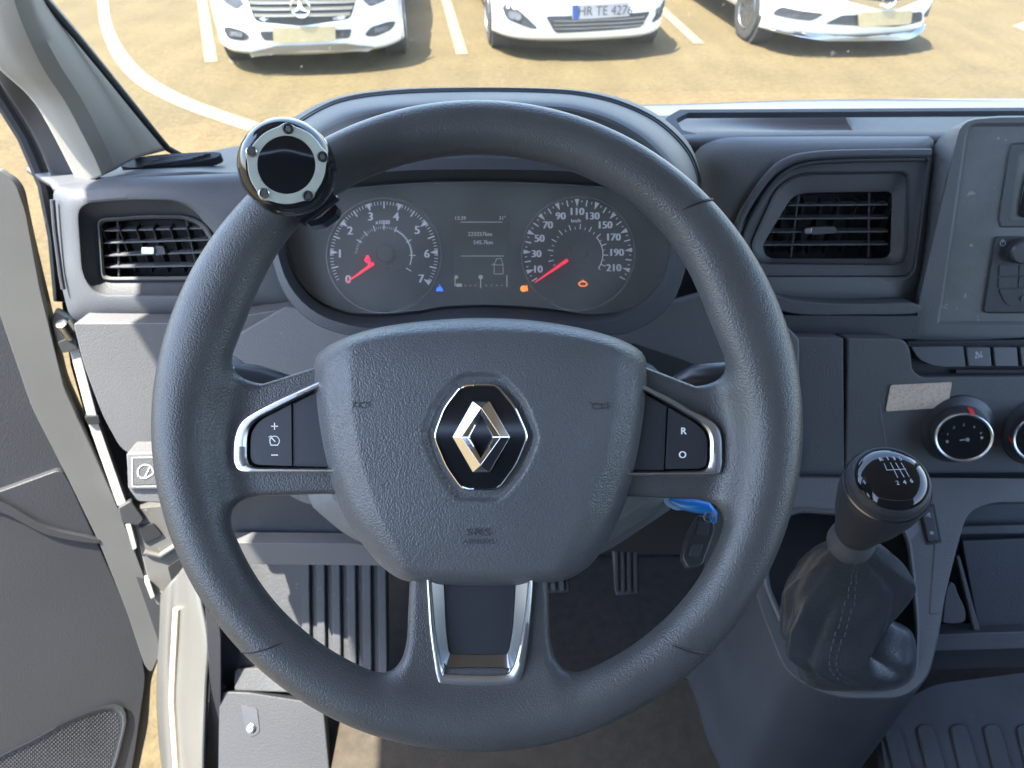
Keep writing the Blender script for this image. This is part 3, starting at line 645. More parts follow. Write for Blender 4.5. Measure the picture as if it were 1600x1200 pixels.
# right face with vent opening
DR = Pl(C(1300, 370, .80), el(20, -2))
cor = (1300, 365)
outr = rc([(1082, 232, 30), (1130, 214, 20), (1280, 213, 40), (1460, 213, 6), (1440, 470, 6), (1436, 525, 6), (1240, 527, 12), (1150, 500, 30), (1090, 440, 40)], 20)
vor = rc([(1452, 246, 6), (1262, 252, 40), (1206, 275, 30), (1150, 360, 20), (1146, 420, 20), (1170, 433, 30), (1425, 433, 24), (1432, 400, 20)], 20)
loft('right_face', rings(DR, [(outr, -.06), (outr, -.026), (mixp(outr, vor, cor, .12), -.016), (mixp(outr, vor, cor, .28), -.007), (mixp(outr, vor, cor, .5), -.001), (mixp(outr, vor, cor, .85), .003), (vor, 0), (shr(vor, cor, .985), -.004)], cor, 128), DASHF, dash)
prism('dash_core', [(520, 300), (760, 262), (1000, 262), (1085, 255), (1170, 243), (1760, 243), (1760, 540), (1150, 540), (520, 540)], DR, .01, BLACK, dash, top=-.075, bevel=0)
LEDGE = Pl(C(1330, 480, .80), el(20, -2))
prism('dash_ledge', cr([(1190, 440), (1215, 462), (1260, 472), (1340, 475), (1428, 474), (1430, 490), (1340, 492), (1260, 492), (1215, 484), (1180, 460)], 5), LEDGE, .03, DASHU, dash, top=.006, bevel=.005, seg=3)
prism('lower_lip', rc([(1190, 492), (1440, 494), (1436, 530), (1210, 530)], 6), LEDGE, .04, DARKP, dash, top=.002, bevel=.003)
# vent hood brow on the right
tube('vent_brow', [DR.hit(x, y, .006) for x, y in cr([(1453, 239), (1330, 240), (1262, 244), (1222, 256), (1192, 285), (1160, 335), (1148, 370)], 5, False)], .0045, DASHU, dash)
tube('vent_brow', [DR.hit(x, y, .002) for x, y in cr([(1444, 248), (1330, 250), (1262, 255), (1228, 268), (1200, 296), (1170, 345), (1158, 380)], 5, False)], .003, DARKP, dash)
# lower dash: left, middle, right pieces
LD = Pl(C(250, 600, .80), el(14, 6))
prism('lower_panel_left', rc([(114, 505, 6), (300, 505, 6), (440, 484, 4), (520, 470, 4), (520, 735, 10), (330, 722, 20), (240, 716, 30), (192, 708, 20), (160, 650, 20), (130, 570, 20)], 12), LD, .04, DASHL, dash, bevel=.004, seg=3)
LM = Pl(C(750, 560, .78), el(28, 0))
prism('lower_panel_middle', rc([(340, 540, 6), (445, 478, 6), (640, 500, 6), (900, 500, 6), (1062, 470, 6), (1165, 440, 6), (1250, 530, 6), (1250, 740, 6), (1060, 740, 6), (990, 790, 10), (480, 790, 10), (340, 720, 10)], 6), LM, .03, DASHL, dash, bevel=.004)
# dark wedges beside the column
prism('column_gap', rc([(985, 535), (1075, 565), (1120, 585), (1150, 600), (1150, 640), (1000, 640)], 8), LM, .01, BLACK, dash, top=.004, bevel=.002)
LR = Pl(C(1400, 640, .80), el(24, -2))
prism('lower_panel_right', rc([(1238, 527), (1318, 528), (1320, 745), (1238, 745)], 4), LR, .04, DASH, dash, bevel=.002)
prism('climate_panel', rc([(1325, 528, 4), (1412, 530, 8), (1422, 545, 6), (1426, 580, 12), (1440, 590, 8), (1720, 588, 4), (1720, 738, 4), (1322, 742, 4)], 4), LR, .04, DASH, dash, bevel=.002)
# recess line edge on the climate panel
tube('panel_crease', [LR.hit(1373, 632, -.001), LR.hit(1378, 665, -.001), LR.hit(1384, 702, -.001)], .0018, DASHL, dash)
prism('panel_shadow_gap', [(1238, 741), (1720, 737), (1720, 750), (1238, 752)], LR, .03, BLACK, dash, top=-.004, bevel=0)
# knee area on the left below the dash
KN = Pl(C(450, 820, .86), el(10, 0))
prism('knee_recess', rc([(240, 730), (600, 770), (600, 870), (360, 850), (290, 800)], 6), KN, .02, DARKP, dash, top=-.02, bevel=.002)
prism('knee_shelf', rc([(350, 848, 3), (560, 850, 8), (600, 862, 6), (600, 884, 6), (400, 882, 12), (364, 870, 8)], 5), KN, .02, DASHL, dash, top=.005, bevel=.004, seg=3)
prism('knee_recess', rc([(900, 790), (1060, 740), (1240, 740), (1240, 860), (1130, 870), (900, 860)], 6), Pl(C(1050, 820, .9), el(10)), .02, BLACK, dash, bevel=.002)
# dash end cap seen through the door opening
tube('end_cap_seam', [DL.hit(82, 312, -.004), DL.hit(86, 360, -.004), DL.hit(95, 430, -.004), DL.hit(99, 452, -.004)], .0025, DARKP, dash)

# ------------------------------------------------------------------ air vents
def air_vent(label, pl, c, well, frame, inner, slats, posts, hx, hm, back=-.04):
    r = root('air_vent', label, 'air vent', pl.hit(*c), 'dashboard air vents')
    loft('vent_frame', rings(pl, [(well, .001), (shr(well, c, .96), -.003), (shr(frame, c, 1.06), -.014), (shr(frame, c, 1.03), -.015)], c, 96), DARKP, r)
    loft('vent_bezel', rings(pl, [(shr(frame, c, 1.035), -.016), (shr(frame, c, 1.03), -.011), (shr(frame, c, 1.0), -.010), (inner, -.014), (inner, back)], c, 96), hm, r)
    loft('vent_duct', rings(pl, [(shr(inner, c, 1.01), -.03), (shr(inner, c, .96), back-.01)], c, 96), BLACK, r, cap1=True)
    for (x0, x1, y0, y1) in slats:
        a = pl.hit(x0, y0, -.016); b = pl.hit(x1, y1, -.016); up = pl.v; n = (pl.n*1+up*-.25).normalized()
        V = [a+up*.0009, b+up*.0009, b-up*.0009, a-up*.0009]; V += [p-n*.011 for p in V]
        M('slat', V, [(0, 1, 2, 3), (4, 7, 6, 5), (0, 4, 5, 1), (3, 2, 6, 7), (0, 3, 7, 4), (1, 5, 6, 2)], DASHU, r, bevel=.0004)
    for (x0, y0, x1, y1) in posts:
        tube('post', [pl.hit(x0, y0, -.02), pl.hit(x1, y1, -.02)], .0011, DARKP, r, n=6)
    for q in range(7):
        f = q/6; x = inner_x(inner, f); a = pl.hit(x, min(p[1] for p in inner)+6, back+.012); b = pl.hit(x+6, max(p[1] for p in inner)-6, back+.012)
        box('guide_fin', (a+b)/2, (.001, .012, (a-b).length), BLACK, r, bevel=0)
    x, y, wd = hx
    hb = prism('slider', rc([(x, y-6), (x+wd*.6, y-6), (x+wd*.6, y+6), (x, y+6)], 3), pl, .012, SATIN2 if hm == DASHL else DASHL, r, top=-.011, bevel=.0012)
    prism('slider_carriage', rc([(x+wd*.6, y-8), (x+wd, y-7), (x+wd*1.1, y+6), (x+wd*.6, y+8)], 3), pl, .010, DARKP, r, top=-.013, bevel=.001)
    return r
def inner_x(o, f): a = min(p[0] for p in o); b = max(p[0] for p in o); return a+(b-a)*(.08+.84*f)
fr = rc([(154, 343, 10), (225, 338, 20), (290, 338, 20), (318, 350, 12), (345, 395, 12), (350, 436, 12), (160, 437, 12)], 10)
fi = rc([(158, 347, 8), (225, 342, 20), (289, 342, 20), (314, 353, 12), (340, 396, 12), (345, 431, 12), (164, 433, 12)], 10)
air_vent('air vent at the left end of the dashboard beside the open door', DL, co, shr(vo, co, .985), fr, fi,
 [(160, 316, 361, 357), (160, 328, 380, 375), (160, 340, 400, 394), (162, 344, 418, 415)], [(184, 343, 186, 434), (291, 341, 310, 432)], (220, 392, 36), DASHL)
wl = shr(vor, cor, .985); fr2 = rc([(1420, 268, 12), (1250, 270, 40), (1214, 292, 30), (1172, 385, 20), (1186, 412, 24), (1408, 414, 24), (1416, 390, 20)], 10)
fi2 = rc([(1394, 299, 8), (1262, 301, 20), (1238, 306, 20), (1190, 385, 14), (1198, 404, 16), (1391, 404, 14)], 10)
def vent2():
    r = root('air_vent', 'air vent right of the steering wheel beside the centre screen', 'air vent', DR.hit(*cor), 'dashboard air vents')
    c = cor
    loft('vent_frame', rings(DR, [(wl, .0), (shr(wl, c, .975), -.004), (shr(fr2, c, 1.02), -.006), (fr2, -.004), (shr(fr2, c, .985), -.006), (shr(fr2, c, .965), -.014)], c, 96), DASH, r)
    loft('vent_bezel', rings(DR, [(shr(fr2, c, .965), -.014), (shr(fi2, c, 1.08), -.018), (fi2, -.021), (fi2, -.05)], c, 96), DASHL, r)
    loft('vent_duct', rings(DR, [(shr(fi2, c, 1.01), -.03), (shr(fi2, c, .96), -.06)], c, 96), BLACK, r, cap1=True)
    for (x0, x1, y) in ((1232, 1388, 321), (1216, 1388, 342), (1203, 1388, 363), (1194, 1388, 383)):
        a = DR.hit(x0, y, -.023); b = DR.hit(x1, y-1, -.023); up = DR.v; n = (DR.n-up*.25).normalized(); V = [a+up*.001, b+up*.001, b-up*.001, a-up*.001]; V += [p-n*.011 for p in V]
        M('slat', V, [(0, 1, 2, 3), (4, 7, 6, 5), (0, 4, 5, 1), (3, 2, 6, 7), (0, 3, 7, 4), (1, 5, 6, 2)], DASHU, r, bevel=.0004)
    for p in ((1248, 301, 1235, 402), (1358, 301, 1357, 402)): tube('post', [DR.hit(p[0], p[1], -.026), DR.hit(p[2], p[3], -.026)], .0012, DARKP, r, n=6)
    for q in range(7):
        x = 1215+q*27; a = DR.hit(x, 308, -.042); b = DR.hit(x+3, 398, -.042); box('guide_fin', (a+b)/2, (.001, .012, (a-b).length), BLACK, r, bevel=0)
    prism('slider', rc([(1258, 356), (1270, 355), (1268, 366), (1257, 366)], 3), DR, .012, SATIN2, r, top=-.018, bevel=.001)
    prism('slider_carriage', rc([(1270, 355), (1305, 354), (1310, 364), (1268, 367)], 3), DR, .010, DASH, r, top=-.02, bevel=.001)
vent2()

# ------------------------------------------------------------------ instrument cluster
CLZ = .64
CL = Pl(C(750, 400, CLZ), -FW)
clu = root('instrument_cluster', 'instrument cluster with two round dials and a small screen under a curved hood', 'instrument cluster', C(750, 500, CLZ))
ccx = (752, 385)
plate = cr([(452, 350), (462, 420), (500, 466), (560, 488), (640, 486), (700, 477), (770, 475), (850, 480), (930, 490), (990, 478), (1030, 440), (1044, 380), (1040, 330), (1000, 302), (900, 290), (750, 285), (600, 290), (490, 306)], 6)
bez = cr([(430, 330), (440, 405), (462, 455), (505, 492), (575, 511), (650, 505), (700, 499), (750, 495), (800, 497), (850, 502), (900, 505), (965, 497), (1020, 462), (1052, 403), (1062, 330), (1030, 285), (900, 270), (750, 266), (600, 270), (470, 290)], 6)
bezo = cr([(410, 310), (424, 400), (446, 462), (490, 505), (545, 524), (600, 526), (690, 516), (750, 512), (810, 512), (900, 521), (980, 521), (1045, 480), (1072, 415), (1085, 330), (1050, 260), (900, 250), (750, 246), (600, 250), (450, 265)], 6)
loft('bezel', rings(CL, [(bezo, .025), (shr(bezo, ccx, .995), .036), (shr(bez, ccx, 1.012), .038), (bez, .034), (shr(plate, ccx, 1.01), .002), (shr(plate, ccx, 1.0), 0)], ccx, 128), DARKP, clu)
prism('dial_plate', plate, CL, .01, DIAL, clu, bevel=0)
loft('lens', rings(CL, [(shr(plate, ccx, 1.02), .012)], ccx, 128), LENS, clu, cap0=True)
def dial(name, cx, cy, r, figs, ticks, label):
    rim = loft(name, [[CL.hit(cx+rr*math.cos(2*math.pi*i/72), cy+rr*math.sin(2*math.pi*i/72), o) for i in range(72)] for rr, o in ((r+1.6, .0), (r+1.2, .0022), (r-.3, .0022), (r-1.2, .0006))], SATIN2, clu, label=label)
    return rim
d1 = dial('rev_counter', 600, 399, 89, None, None, 'left dial numbered 0 to 7')
d2 = dial('speedometer', 903, 396, 88, None, None, 'right dial numbered 10 to 210')
p = Marks(CL, .0006)
def ang(i, n, a0, a1): return R(a0+(a1-a0)*i/n)
for i in range(71):                          # rev counter ticks
    a = ang(i, 70, 211, -31); maj = i % 10 == 0; mid = i % 5 == 0
    c, s_ = math.cos(a), -math.sin(a); r1 = 84; r0 = 72 if maj else (74 if mid else 79)
    if maj:
        q = Vector((-s_, c))*4.2
        if i: p.poly([(600+c*r1+q.x, 399+s_*r1+q.y), (600+c*r0, 399+s_*r0), (600+c*r1-q.x, 399+s_*r1-q.y)])
    else: p.line([(600+c*r0, 399+s_*r0), (600+c*r1, 399+s_*r1)], 2.2 if mid else 1.1)
for s_, x, y in (('0', 544, 437), ('1', 531, 397), ('2', 547, 361), ('3', 579, 339), ('4', 619, 339), ('5', 652, 360), ('6', 667, 397), ('7', 658, 436)): p.text(s_, x, y, 13, bold=1.4)
p.text('x1000', 598, 347.5, 6.5, bold=.6)
p.arc(600, 399, 43, 66, -20, 1.6)
for a in (130, 110, 66, 30, 0, -30, 150, 90): p.line([(600+math.cos(R(a))*40, 399-math.sin(R(a))*40), (600+math.cos(R(a))*49, 399-math.sin(R(a))*49)], 1.4)
for i in range(40):
    a = R(175-i*4.6); p.line([(600+math.cos(a)*42, 399-math.sin(a)*42), (600+math.cos(a)*45.5, 399-math.sin(a)*45.5)], .7)
p.done('dial_print', PRINT, d1)
p = Marks(CL, .0006)
for i in range(45):
    a = ang(i, 44, 211, -29); c, s_ = math.cos(a), -math.sin(a)
    if i % 4 == 2:
        q = Vector((-s_, c))*3.6; p.poly([(903+c*85+q.x, 396+s_*85+q.y), (903+c*73, 396+s_*73), (903+c*85-q.x, 396+s_*85-q.y)])
    elif i % 4 == 0: p.line([(903+c*75, 396+s_*75), (903+c*84, 396+s_*84)], 1.9)
    else: p.line([(903+c*80, 396+s_*80), (903+c*83, 396+s_*83)], 1.3)
for s_, x, y in (('10', 840, 421), ('30', 838, 397), ('50', 843, 373), ('70', 856, 352), ('90', 876, 338), ('110', 901, 331), ('130', 925, 338), ('150', 945, 352), ('170', 958, 371), ('190', 963, 395), ('210', 959, 419)): p.text(s_, x, y, 11.5, bold=1.5)
p.text('km/h', 900, 345, 5.5, bold=.5)
p.arc(903, 397, 39, 40, -34, 1.6)
for i in range(23):
    a = R(205-i*10.9); l_ = 47 if i % 2 else 43; p.line([(903+math.cos(a)*39, 397-math.sin(a)*39), (903+math.cos(a)*l_, 397-math.sin(a)*l_)], 1.5 if i % 2 else 1)
p.done('dial_print', PRINT, d2)
for (hx_, hy_, tx, ty, b, dd) in ((604, 398, 541, 441, (584, 411), d1), (903, 396, 836, 441, (887, 406), d2)):
    q = Vector((tx-b[0], ty-b[1])).normalized(); nrm = Vector((-q.y, q.x))
    prism('needle', [(b[0]+nrm.x*2.8, b[1]+nrm.y*2.8), (tx+nrm.x*.7, ty+nrm.y*.7), (tx-nrm.x*.7, ty-nrm.y*.7), (b[0]-nrm.x*2.8, b[1]-nrm.y*2.8)], CL, .0012, RED, dd, top=.006, bevel=0)
    lathe('needle_hub', CL.hit(hx_, hy_, .001), -FW, [(0, .0085), (.006, .0082), (.0075, .007), (.0075, 0)], SMOOTHP, dd, n=32)
scr = prism('display', rc([(707, 336), (795, 336), (795, 450), (707, 450)], 2), CL, .0012, LCD, clu, top=.0012, bevel=.0003)
p = Marks(CL, .0018)
p.text('13:39', 719, 341, 6, .5); p.text('31°', 785, 341, 6, .5); p.line([(720, 347), (785, 347)], 1.2); p.text('223257km', 750, 366, 6.5, .5); p.text('545.7km', 755, 379, 6.5, .5)
p.line([(720, 400), (787, 400)], 1.2)
p.line([(772, 428), (772, 414), (776, 404), (783, 404), (786, 414), (786, 428)], 1, True); p.line([(772, 414), (786, 414)], 1); p.line([(772, 412), (768, 414)], 1)
p.line([(711, 433), (711, 446), (716, 446), (721, 446)], 1.5); p.disc(713, 433, 3); p.poly([(713, 443), (722, 443), (722, 448), (713, 448)]); p.disc(751, 433, 3.5)
p.line([(751, 433), (751, 450)], 1.6); p.line([(792, 430), (792, 448)], 1.6)
for x in (727, 735, 743, 760, 768, 776, 784): p.disc(x, 446, .9)
p.done('display_print', LCDT, scr)
p = Marks(CL, .0007); p.poly([(681, 455), (683, 449), (686, 449), (687, 443), (689, 449), (691, 450), (693, 455)]); p.done('blue_lamp', BLUEL, clu)
p = Marks(CL, .0007); p.disc(818, 451, 5); p.line([(823, 446), (824, 455)], 2); p.done('amber_lamp', ORANGE, clu)
p = Marks(CL, .0007); p.line([(904, 443), (908, 440), (914, 440), (918, 444), (914, 447), (907, 447)], 1.5, True); p.line([(911, 440), (911, 438)], 2); p.done('engine_lamp', ORANGE, clu)
p = Marks(CL, .0007); p.disc(574, 406, 4.5); p.line([(574, 400), (577, 412)], 4); p.done('red_lamp', REDLAMP, clu)
# hood above the cluster
arcs = [
 [(384, 262, .80), (420, 214, .79), (464, 180, .78), (525, 152, .77), (612, 139, .765), (740, 136, .76), (860, 138, .76), (930, 144, .76), (985, 158, .76), (1035, 184, .76), (1075, 222, .76), (1092, 262, .765), (1096, 300, .77)],
 [(392, 264, .755), (426, 222, .75), (470, 187, .745), (530, 158, .735), (615, 145, .73), (740, 141, .725), (860, 143, .725), (925, 150, .725), (978, 165, .725), (1030, 191, .725), (1070, 229, .725), (1088, 266, .73), (1093, 304, .735)],
 [(395, 268, .752), (430, 225, .745), (474, 190, .74), (532, 161, .73), (616, 148, .725), (740, 144, .72), (860, 146, .72), (923, 153, .72), (976, 168, .72), (1027, 194, .72), (1067, 232, .72), (1086, 270, .725), (1092, 308, .73)],
 [(400, 275, .69), (436, 233, .685), (480, 199, .675), (537, 170, .665), (618, 157, .66), (740, 152, .655), (860, 154, .655), (920, 162, .655), (970, 178, .655), (1020, 206, .655), (1058, 244, .655), (1080, 284, .66), (1088, 325, .67)],
 [(405, 285, .665), (442, 244, .66), (486, 211, .65), (542, 182, .64), (620, 169, .635), (740, 164, .63), (860, 166, .63), (915, 174, .63), (962, 190, .63), (1008, 218, .63), (1044, 256, .63), (1068, 298, .64), (1078, 340, .65)],
 [(412, 300, .66), (450, 262, .655), (494, 232, .65), (548, 208, .64), (624, 195, .64), (740, 190, .64), (856, 192, .64), (908, 200, .64), (952, 215, .64), (994, 240, .64), (1028, 275, .645), (1052, 314, .65), (1064, 352, .65)],
 [(425, 325, .62), (470, 300, .625), (510, 286, .63), (560, 277, .63), (630, 270, .63), (740, 267, .63), (850, 269, .63), (900, 272, .63), (945, 276, .63), (985, 282, .63), (1015, 292, .63), (1045, 312, .63), (1060, 345, .62)]]
patch('hood', arcs, DASHU, clu, nu=5, nv=4, solid=.004)

# ------------------------------------------------------------------ column shroud, stalks, key
colm = root('steering_column', 'grey steering column shroud between the wheel and the dashboard', 'steering column', C(760, 700, .62))
SH = Pl(C(760, 700, .60), -FW)
sh0 = rc([(497, 700, 20), (520, 600, 60), (620, 560, 60), (900, 560, 60), (1010, 570, 40), (1040, 640, 20), (1040, 785, 16), (930, 858, 30), (760, 900, 60), (560, 835, 30), (497, 782, 16)], 20)
loft('shroud', rings(SH, [(shr(sh0, (760, 700), 1.06), -.14), (shr(sh0, (760, 700), 1.02), -.02), (sh0, 0), (shr(sh0, (760, 700), .93), .012), (shr(sh0, (760, 700), .5), .014)], (760, 700), 96), mat('shroud_plastic', (.10, .112, .118), .6, grain=(700, .0002, 'leather'), noise=(9, .08)), colm, cap1=True)
lathe('column_hub', C(752, 690, .60), -FW, [(0, .06), (.10, .055), (.14, .05)], BLACK, colm)
stl = root('column_stalk', 'dark indicator stalk with small white symbol left of the steering wheel hub', 'stalk', C(420, 600, .56), 'steering column stalks')
tube('lever', [C(560, 640, .60), C(470, 612, .575), C(400, 596, .56), C(352, 588, .55)], [.008, .010, .013, .012], SMOOTHP, stl, n=20)
tube('lever_end', [C(372, 590, .555), C(356, 578, .555), C(340, 572, .56)], [.012, .012, .010], DASHL, stl, n=20)
sp = Pl(C(362, 577, .538), -FW); p = Marks(sp, 0); p.arc(361, 577, 4, 0, 360, 1.5, 16); p.line([(354, 577), (358, 577)], 2); p.done('symbol', BTNPRINT, stl)
strt = root('column_stalk', 'dark wiper stalk with a white dot near its tip, right of the steering wheel hub', 'stalk', C(1100, 590, .56), 'steering column stalks')
tube('lever', [C(985, 650, .60), C(1040, 612, .575), C(1066, 595, .56), C(1085, 588, .552), C(1110, 586, .548), C(1140, 585, .545), C(1143, 585, .545), C(1150, 585, .545)], [.006, .0065, .007, .0085, .0095, .0098, .0092, .007], SMOOTHP, strt, n=24)
sp = Pl(C(1135, 588, .5345), -FW); p = Marks(sp, 0); p.disc(1136, 588, 2.6); p.done('symbol', BTNPRINT, strt)
key = root('car_key', 'black folding car key with a blue tag hanging from the ignition', 'key', C(1090, 840, .60))
tube('blue_tag', [C(1045, 780, .605), C(1065, 788, .60), C(1085, 790, .595), C(1105, 794, .592), C(1114, 803, .592), C(1115, 816, .593)], [.002, .0045, .006, .0055, .004, .0025], BLUEP, key, n=16)
prism('tag_loop', rc([(1030, 775), (1090, 780), (1082, 796), (1056, 798), (1042, 790)], 6), Pl(C(1060, 788, .603), -FW), .004, mat('pale_blue_tag', (.30, .48, .68), .35, noise=(30, .1)), key, bevel=.001)
kp = Pl(C(1090, 845, .595), (-FW+UP*.3))
prism('key_body', rc([(1092, 804, 5), (1116, 808, 6), (1118, 830, 6), (1098, 885, 8), (1076, 890, 8), (1066, 872, 6), (1074, 836, 6)], 6), kp, .012, SMOOTHP, key, bevel=.002, seg=3)
prism('key_button', rc([(1092, 815), (1110, 818), (1106, 838), (1088, 836)], 4), kp, .002, DARKP, key, top=.0016, bevel=.0006)
prism('key_button', rc([(1082, 848), (1100, 850), (1092, 872), (1076, 868)], 4), kp, .002, DARKP, key, top=.0016, bevel=.0006)
tube('key_ring', [C(1108+7*math.cos(a/16*6.2832), 808+8*math.sin(a/16*6.2832), .588) for a in range(16)], .0009, STEEL, key, closed=True, n=6)

# ------------------------------------------------------------------ steering wheel
WZ = .42; K = WZ/F; W0 = C(746, 665, WZ)
def wl_(u, v, w_): return W0 + RT*u + UP*v - FW*w_
def wpx(px, py): return ((px-746)*K, (665-py)*K)
whl = root('steering_wheel', 'black leather steering wheel with silver spoke trims and a diamond badge', 'steering wheel', W0)
def bump(th, c, s): 
    d = (th-c+180) % 360-180; return np.exp(-(d/s)**2)
def wheelf(U, V_, W_):
    r = np.sqrt(U*U+V_*V_); th = np.degrees(np.arctan2(V_, U))
    a = (40.5+13*(bump(th, 158, 20)+bump(th, 22, 20))+4*(bump(th, 195, 18)+bump(th, -15, 18))+3*bump(th, -90, 40))*K
    Rc = 506*K-a; b = .0150
    q = np.sqrt(((r-Rc)/a)**2+(W_/b)**2); d = (q-1)*np.minimum(a, b)
    def P(l): return [wpx(x, y) for x, y in l]
    lp = polysdf(U, V_, P([(330, 592), (400, 600), (500, 568), (640, 560), (640, 782), (500, 776), (330, 782)]))
    rp = polysdf(U, V_, P([(1165, 600), (1095, 604), (1008, 570), (860, 560), (860, 782), (990, 780), (1165, 788)]))
    bp = polysdf(U, V_, P([(640, 860), (856, 860), (860, 1000), (875, 1090), (620, 1090), (634, 1000)]))
    d = smin(d, ext(lp, W_, -.022, -.006, .004), .020); d = smin(d, ext(rp, W_, -.022, -.006, .004), .020)
    d = smin(d, ext(bp, W_, -.018, -.0005, .005), .020)
    cut = polysdf(U, V_, P([(676, 880), (822, 880), (815, 1000), (800, 1044), (697, 1044), (683, 1000)])); d = np.maximum(d, -ext(cut, W_, -.0095, .05))
    cut = polysdf(U, V_, P([(545, 590), (455, 624), (402, 650), (382, 676), (380, 731), (545, 733)])); d = np.maximum(d, -ext(cut, W_, -.0110, .05))
    cut = polysdf(U, V_, P([(955, 590), (1045, 626), (1090, 652), (1112, 680), (1111, 736), (950, 738)])); d = np.maximum(d, -ext(cut, W_, -.0110, .05))
    return d
V, Fc = nets(wheelf, (-.198, -.198, -.024), (.198, .198, .020), .0017)
rimo = M('rim', [wl_(*v) for v in V], Fc.tolist(), LEATHER, whl, ang=80)
def seam(t_in, t_out):
    pts = []
    for i in range(40):
        f = 2*math.pi*i/40; a = 40.5*K; Rc = 506*K-a; rr = Rc+(a+.00005)*math.cos(f); t = (rr-(Rc-a))/(2*a); th = R(t_in+(t_out-t_in)*t)
        pts.append(wl_(rr*math.cos(th), rr*math.sin(th), (.0150+.00005)*math.sin(f)))
    tube('seam', pts, .00042, BLACK, rimo, n=6, closed=True)
    tube('seam_piping', [p_+UP*.0009 for p_ in pts], .00035, LEATHER, rimo, n=6, closed=True)
seam(47.9, 43.6); seam(-130.8, -136.6); seam(-49.4, -43.7)
# airbag pad
pad_out = cr([(489, 600), (492, 562), (505, 545), (545, 525), (600, 510), (680, 500), (750, 497), (825, 500), (900, 511), (960, 527), (998, 546), (1010, 566), (1012, 610), (1006, 670), (992, 740), (968, 808), (938, 864), (905, 896), (860, 911), (760, 916), (650, 911), (606, 893), (570, 855), (538, 806), (512, 740), (496, 670)], 6)
PW = Pl(C(750, 690, .405), -FW); PC = (750, 700); NA = 200; NR = 110
po = polar(pad_out, PC, NA)
HEX = [(722, 599), (776, 599), (806, 634), (827, 682), (808, 728), (779, 767), (722, 767), (696, 730), (676, 682), (693, 636)]
hexo = polar(rc(HEX, 12, 4), (751, 683), 96)
def sst(x): x = min(max(x, 0), 1); return x*x*(3-2*x)
def inhex(x, y, g):
    # distance-like measure outside the badge outline (px)
    dx, dy = x-751, y-683; a = math.atan2(dy, dx) % (2*math.pi); k = a/(2*math.pi)*96; i = int(k) % 96
    p0 = hexo[i]; r0 = math.hypot(p0[0]-751, p0[1]-683); return math.hypot(dx, dy)-r0
def padh(x, y, t, rad):
    d = (1-t)*rad; e = min(d/26, 1); h = .016*math.sqrt(max(0, 1-(1-e)**2))-.016
    xl = np.interp(y, [540, 640, 720, 800, 880], [545, 549, 562, 588, 630]); xr = np.interp(y, [540, 640, 720, 800, 880], [962, 960, 945, 915, 875])
    for dd in (xl-x, x-xr):
        s_ = dd+6; 
        if s_ > 0: h -= .00016*(s_*s_/24 if s_ < 12 else s_-6)
    if y < 590: h -= ((590-y)/95)**2*.010
    if y > 800: h -= ((y-800)/115)**2*.007
    h -= ((x-750)/260)**2*.003
    m_ = inhex(x, y, 0); h -= .0034*(1-sst((m_-9)/10))
    return h
V = []; Fc = []
for i in range(NR+1):
    t = (i/NR)
    t = 1-(1-t)**1.25
    for x, y in po:
        rad = math.hypot(x-PC[0], y-PC[1]); X = PC[0]+(x-PC[0])*t; Y = PC[1]+(y-PC[1])*t
        V.append(PW.hit(X, Y, padh(X, Y, t, rad)))
n = NA
for i in range(NR): Fc += [[i*n+j, i*n+(j+1) % n, (i+1)*n+(j+1) % n, (i+1)*n+j] for j in range(n)]
b0 = len(V); V += [PW.hit(x, y, -.019)-PW.n*.030 for x, y in po]; Fc += [[NR*n+j, NR*n+(j+1) % n, b0+(j+1) % n, b0+j] for j in range(n)]
pad = M('airbag_cover', V, Fc, PAD, whl, ang=75)
# embossed marks on the pad
ES = mat('embossed_marks', (.028, .031, .036), .45, grain=(900, .0001, 'n'))
def padmark(fn, x, y, off=.0004):
    t = math.hypot(x-750, y-700)/250; pl = Pl(PW.hit(x, y, 0)+PW.n*(padh(x, y, .5, 400)+off), PW.n); mk = Marks(pl, 0); fn(mk); return mk.done('embossed_mark', ES, pad)
def horn(mk, x, y, s):
    mk.line([(x-15*s, y-6), (x-15*s, y+6)], 1.6); mk.line([(x-14*s, y-3), (x-4*s, y-2), (x+10*s, y-4), (x+14*s, y-6)], 1.1); mk.line([(x-14*s, y+3), (x-4*s, y+4)], 1.1)
    mk.line([(x+2*s+8*math.cos(a/12*6.2832), y+1+4*math.sin(a/12*6.2832)) for a in range(12)], 1.2, True)
padmark(lambda k: horn(k, 567, 632, 1), 567, 632, .0006); padmark(lambda k: horn(k, 935, 634, -1), 935, 634, .0006)
padmark(lambda k: (k.text('SRS', 748, 832, 11, wx=1.7), k.text('AIRBAG', 748, 847, 7, wx=1.5)), 748, 840, .0016)
# badge
BG = Pl(C(751, 683, .4065), -FW); hexc = (751, 683); H1 = polar(rc(HEX, 12, 4), hexc, 96)
bd = loft('badge', rings(BG, [(shr(H1, hexc, .955), -.0035), (shr(H1, hexc, .955), .0004)], hexc, 96), GLOSS, pad, cap1=True)
loft('badge_ring', rings(BG, [(shr(H1, hexc, .995), -.003), (shr(H1, hexc, .99), .0012), (shr(H1, hexc, .972), .0016), (shr(H1, hexc, .95), .0008), (shr(H1, hexc, .945), -.001)], hexc, 96), CHROME, pad)
dO = [(738.5, 627), (765, 627), (797, 683), (765, 738), (738.5, 738), (707, 683)]; dI = [(752, 649), (769, 683), (751, 716), (735, 683)]
def dp(l, o): return [BG.hit(x, y, o) for x, y in l]
ou0 = dp(dO, .0005); ou1 = dp(dO, .0022); rg_ = dp([(752, 637), (783, 683), (751, 727), (721, 683)], .0065); ii = dp(dI, .0030); i0 = dp(dI, .0004)
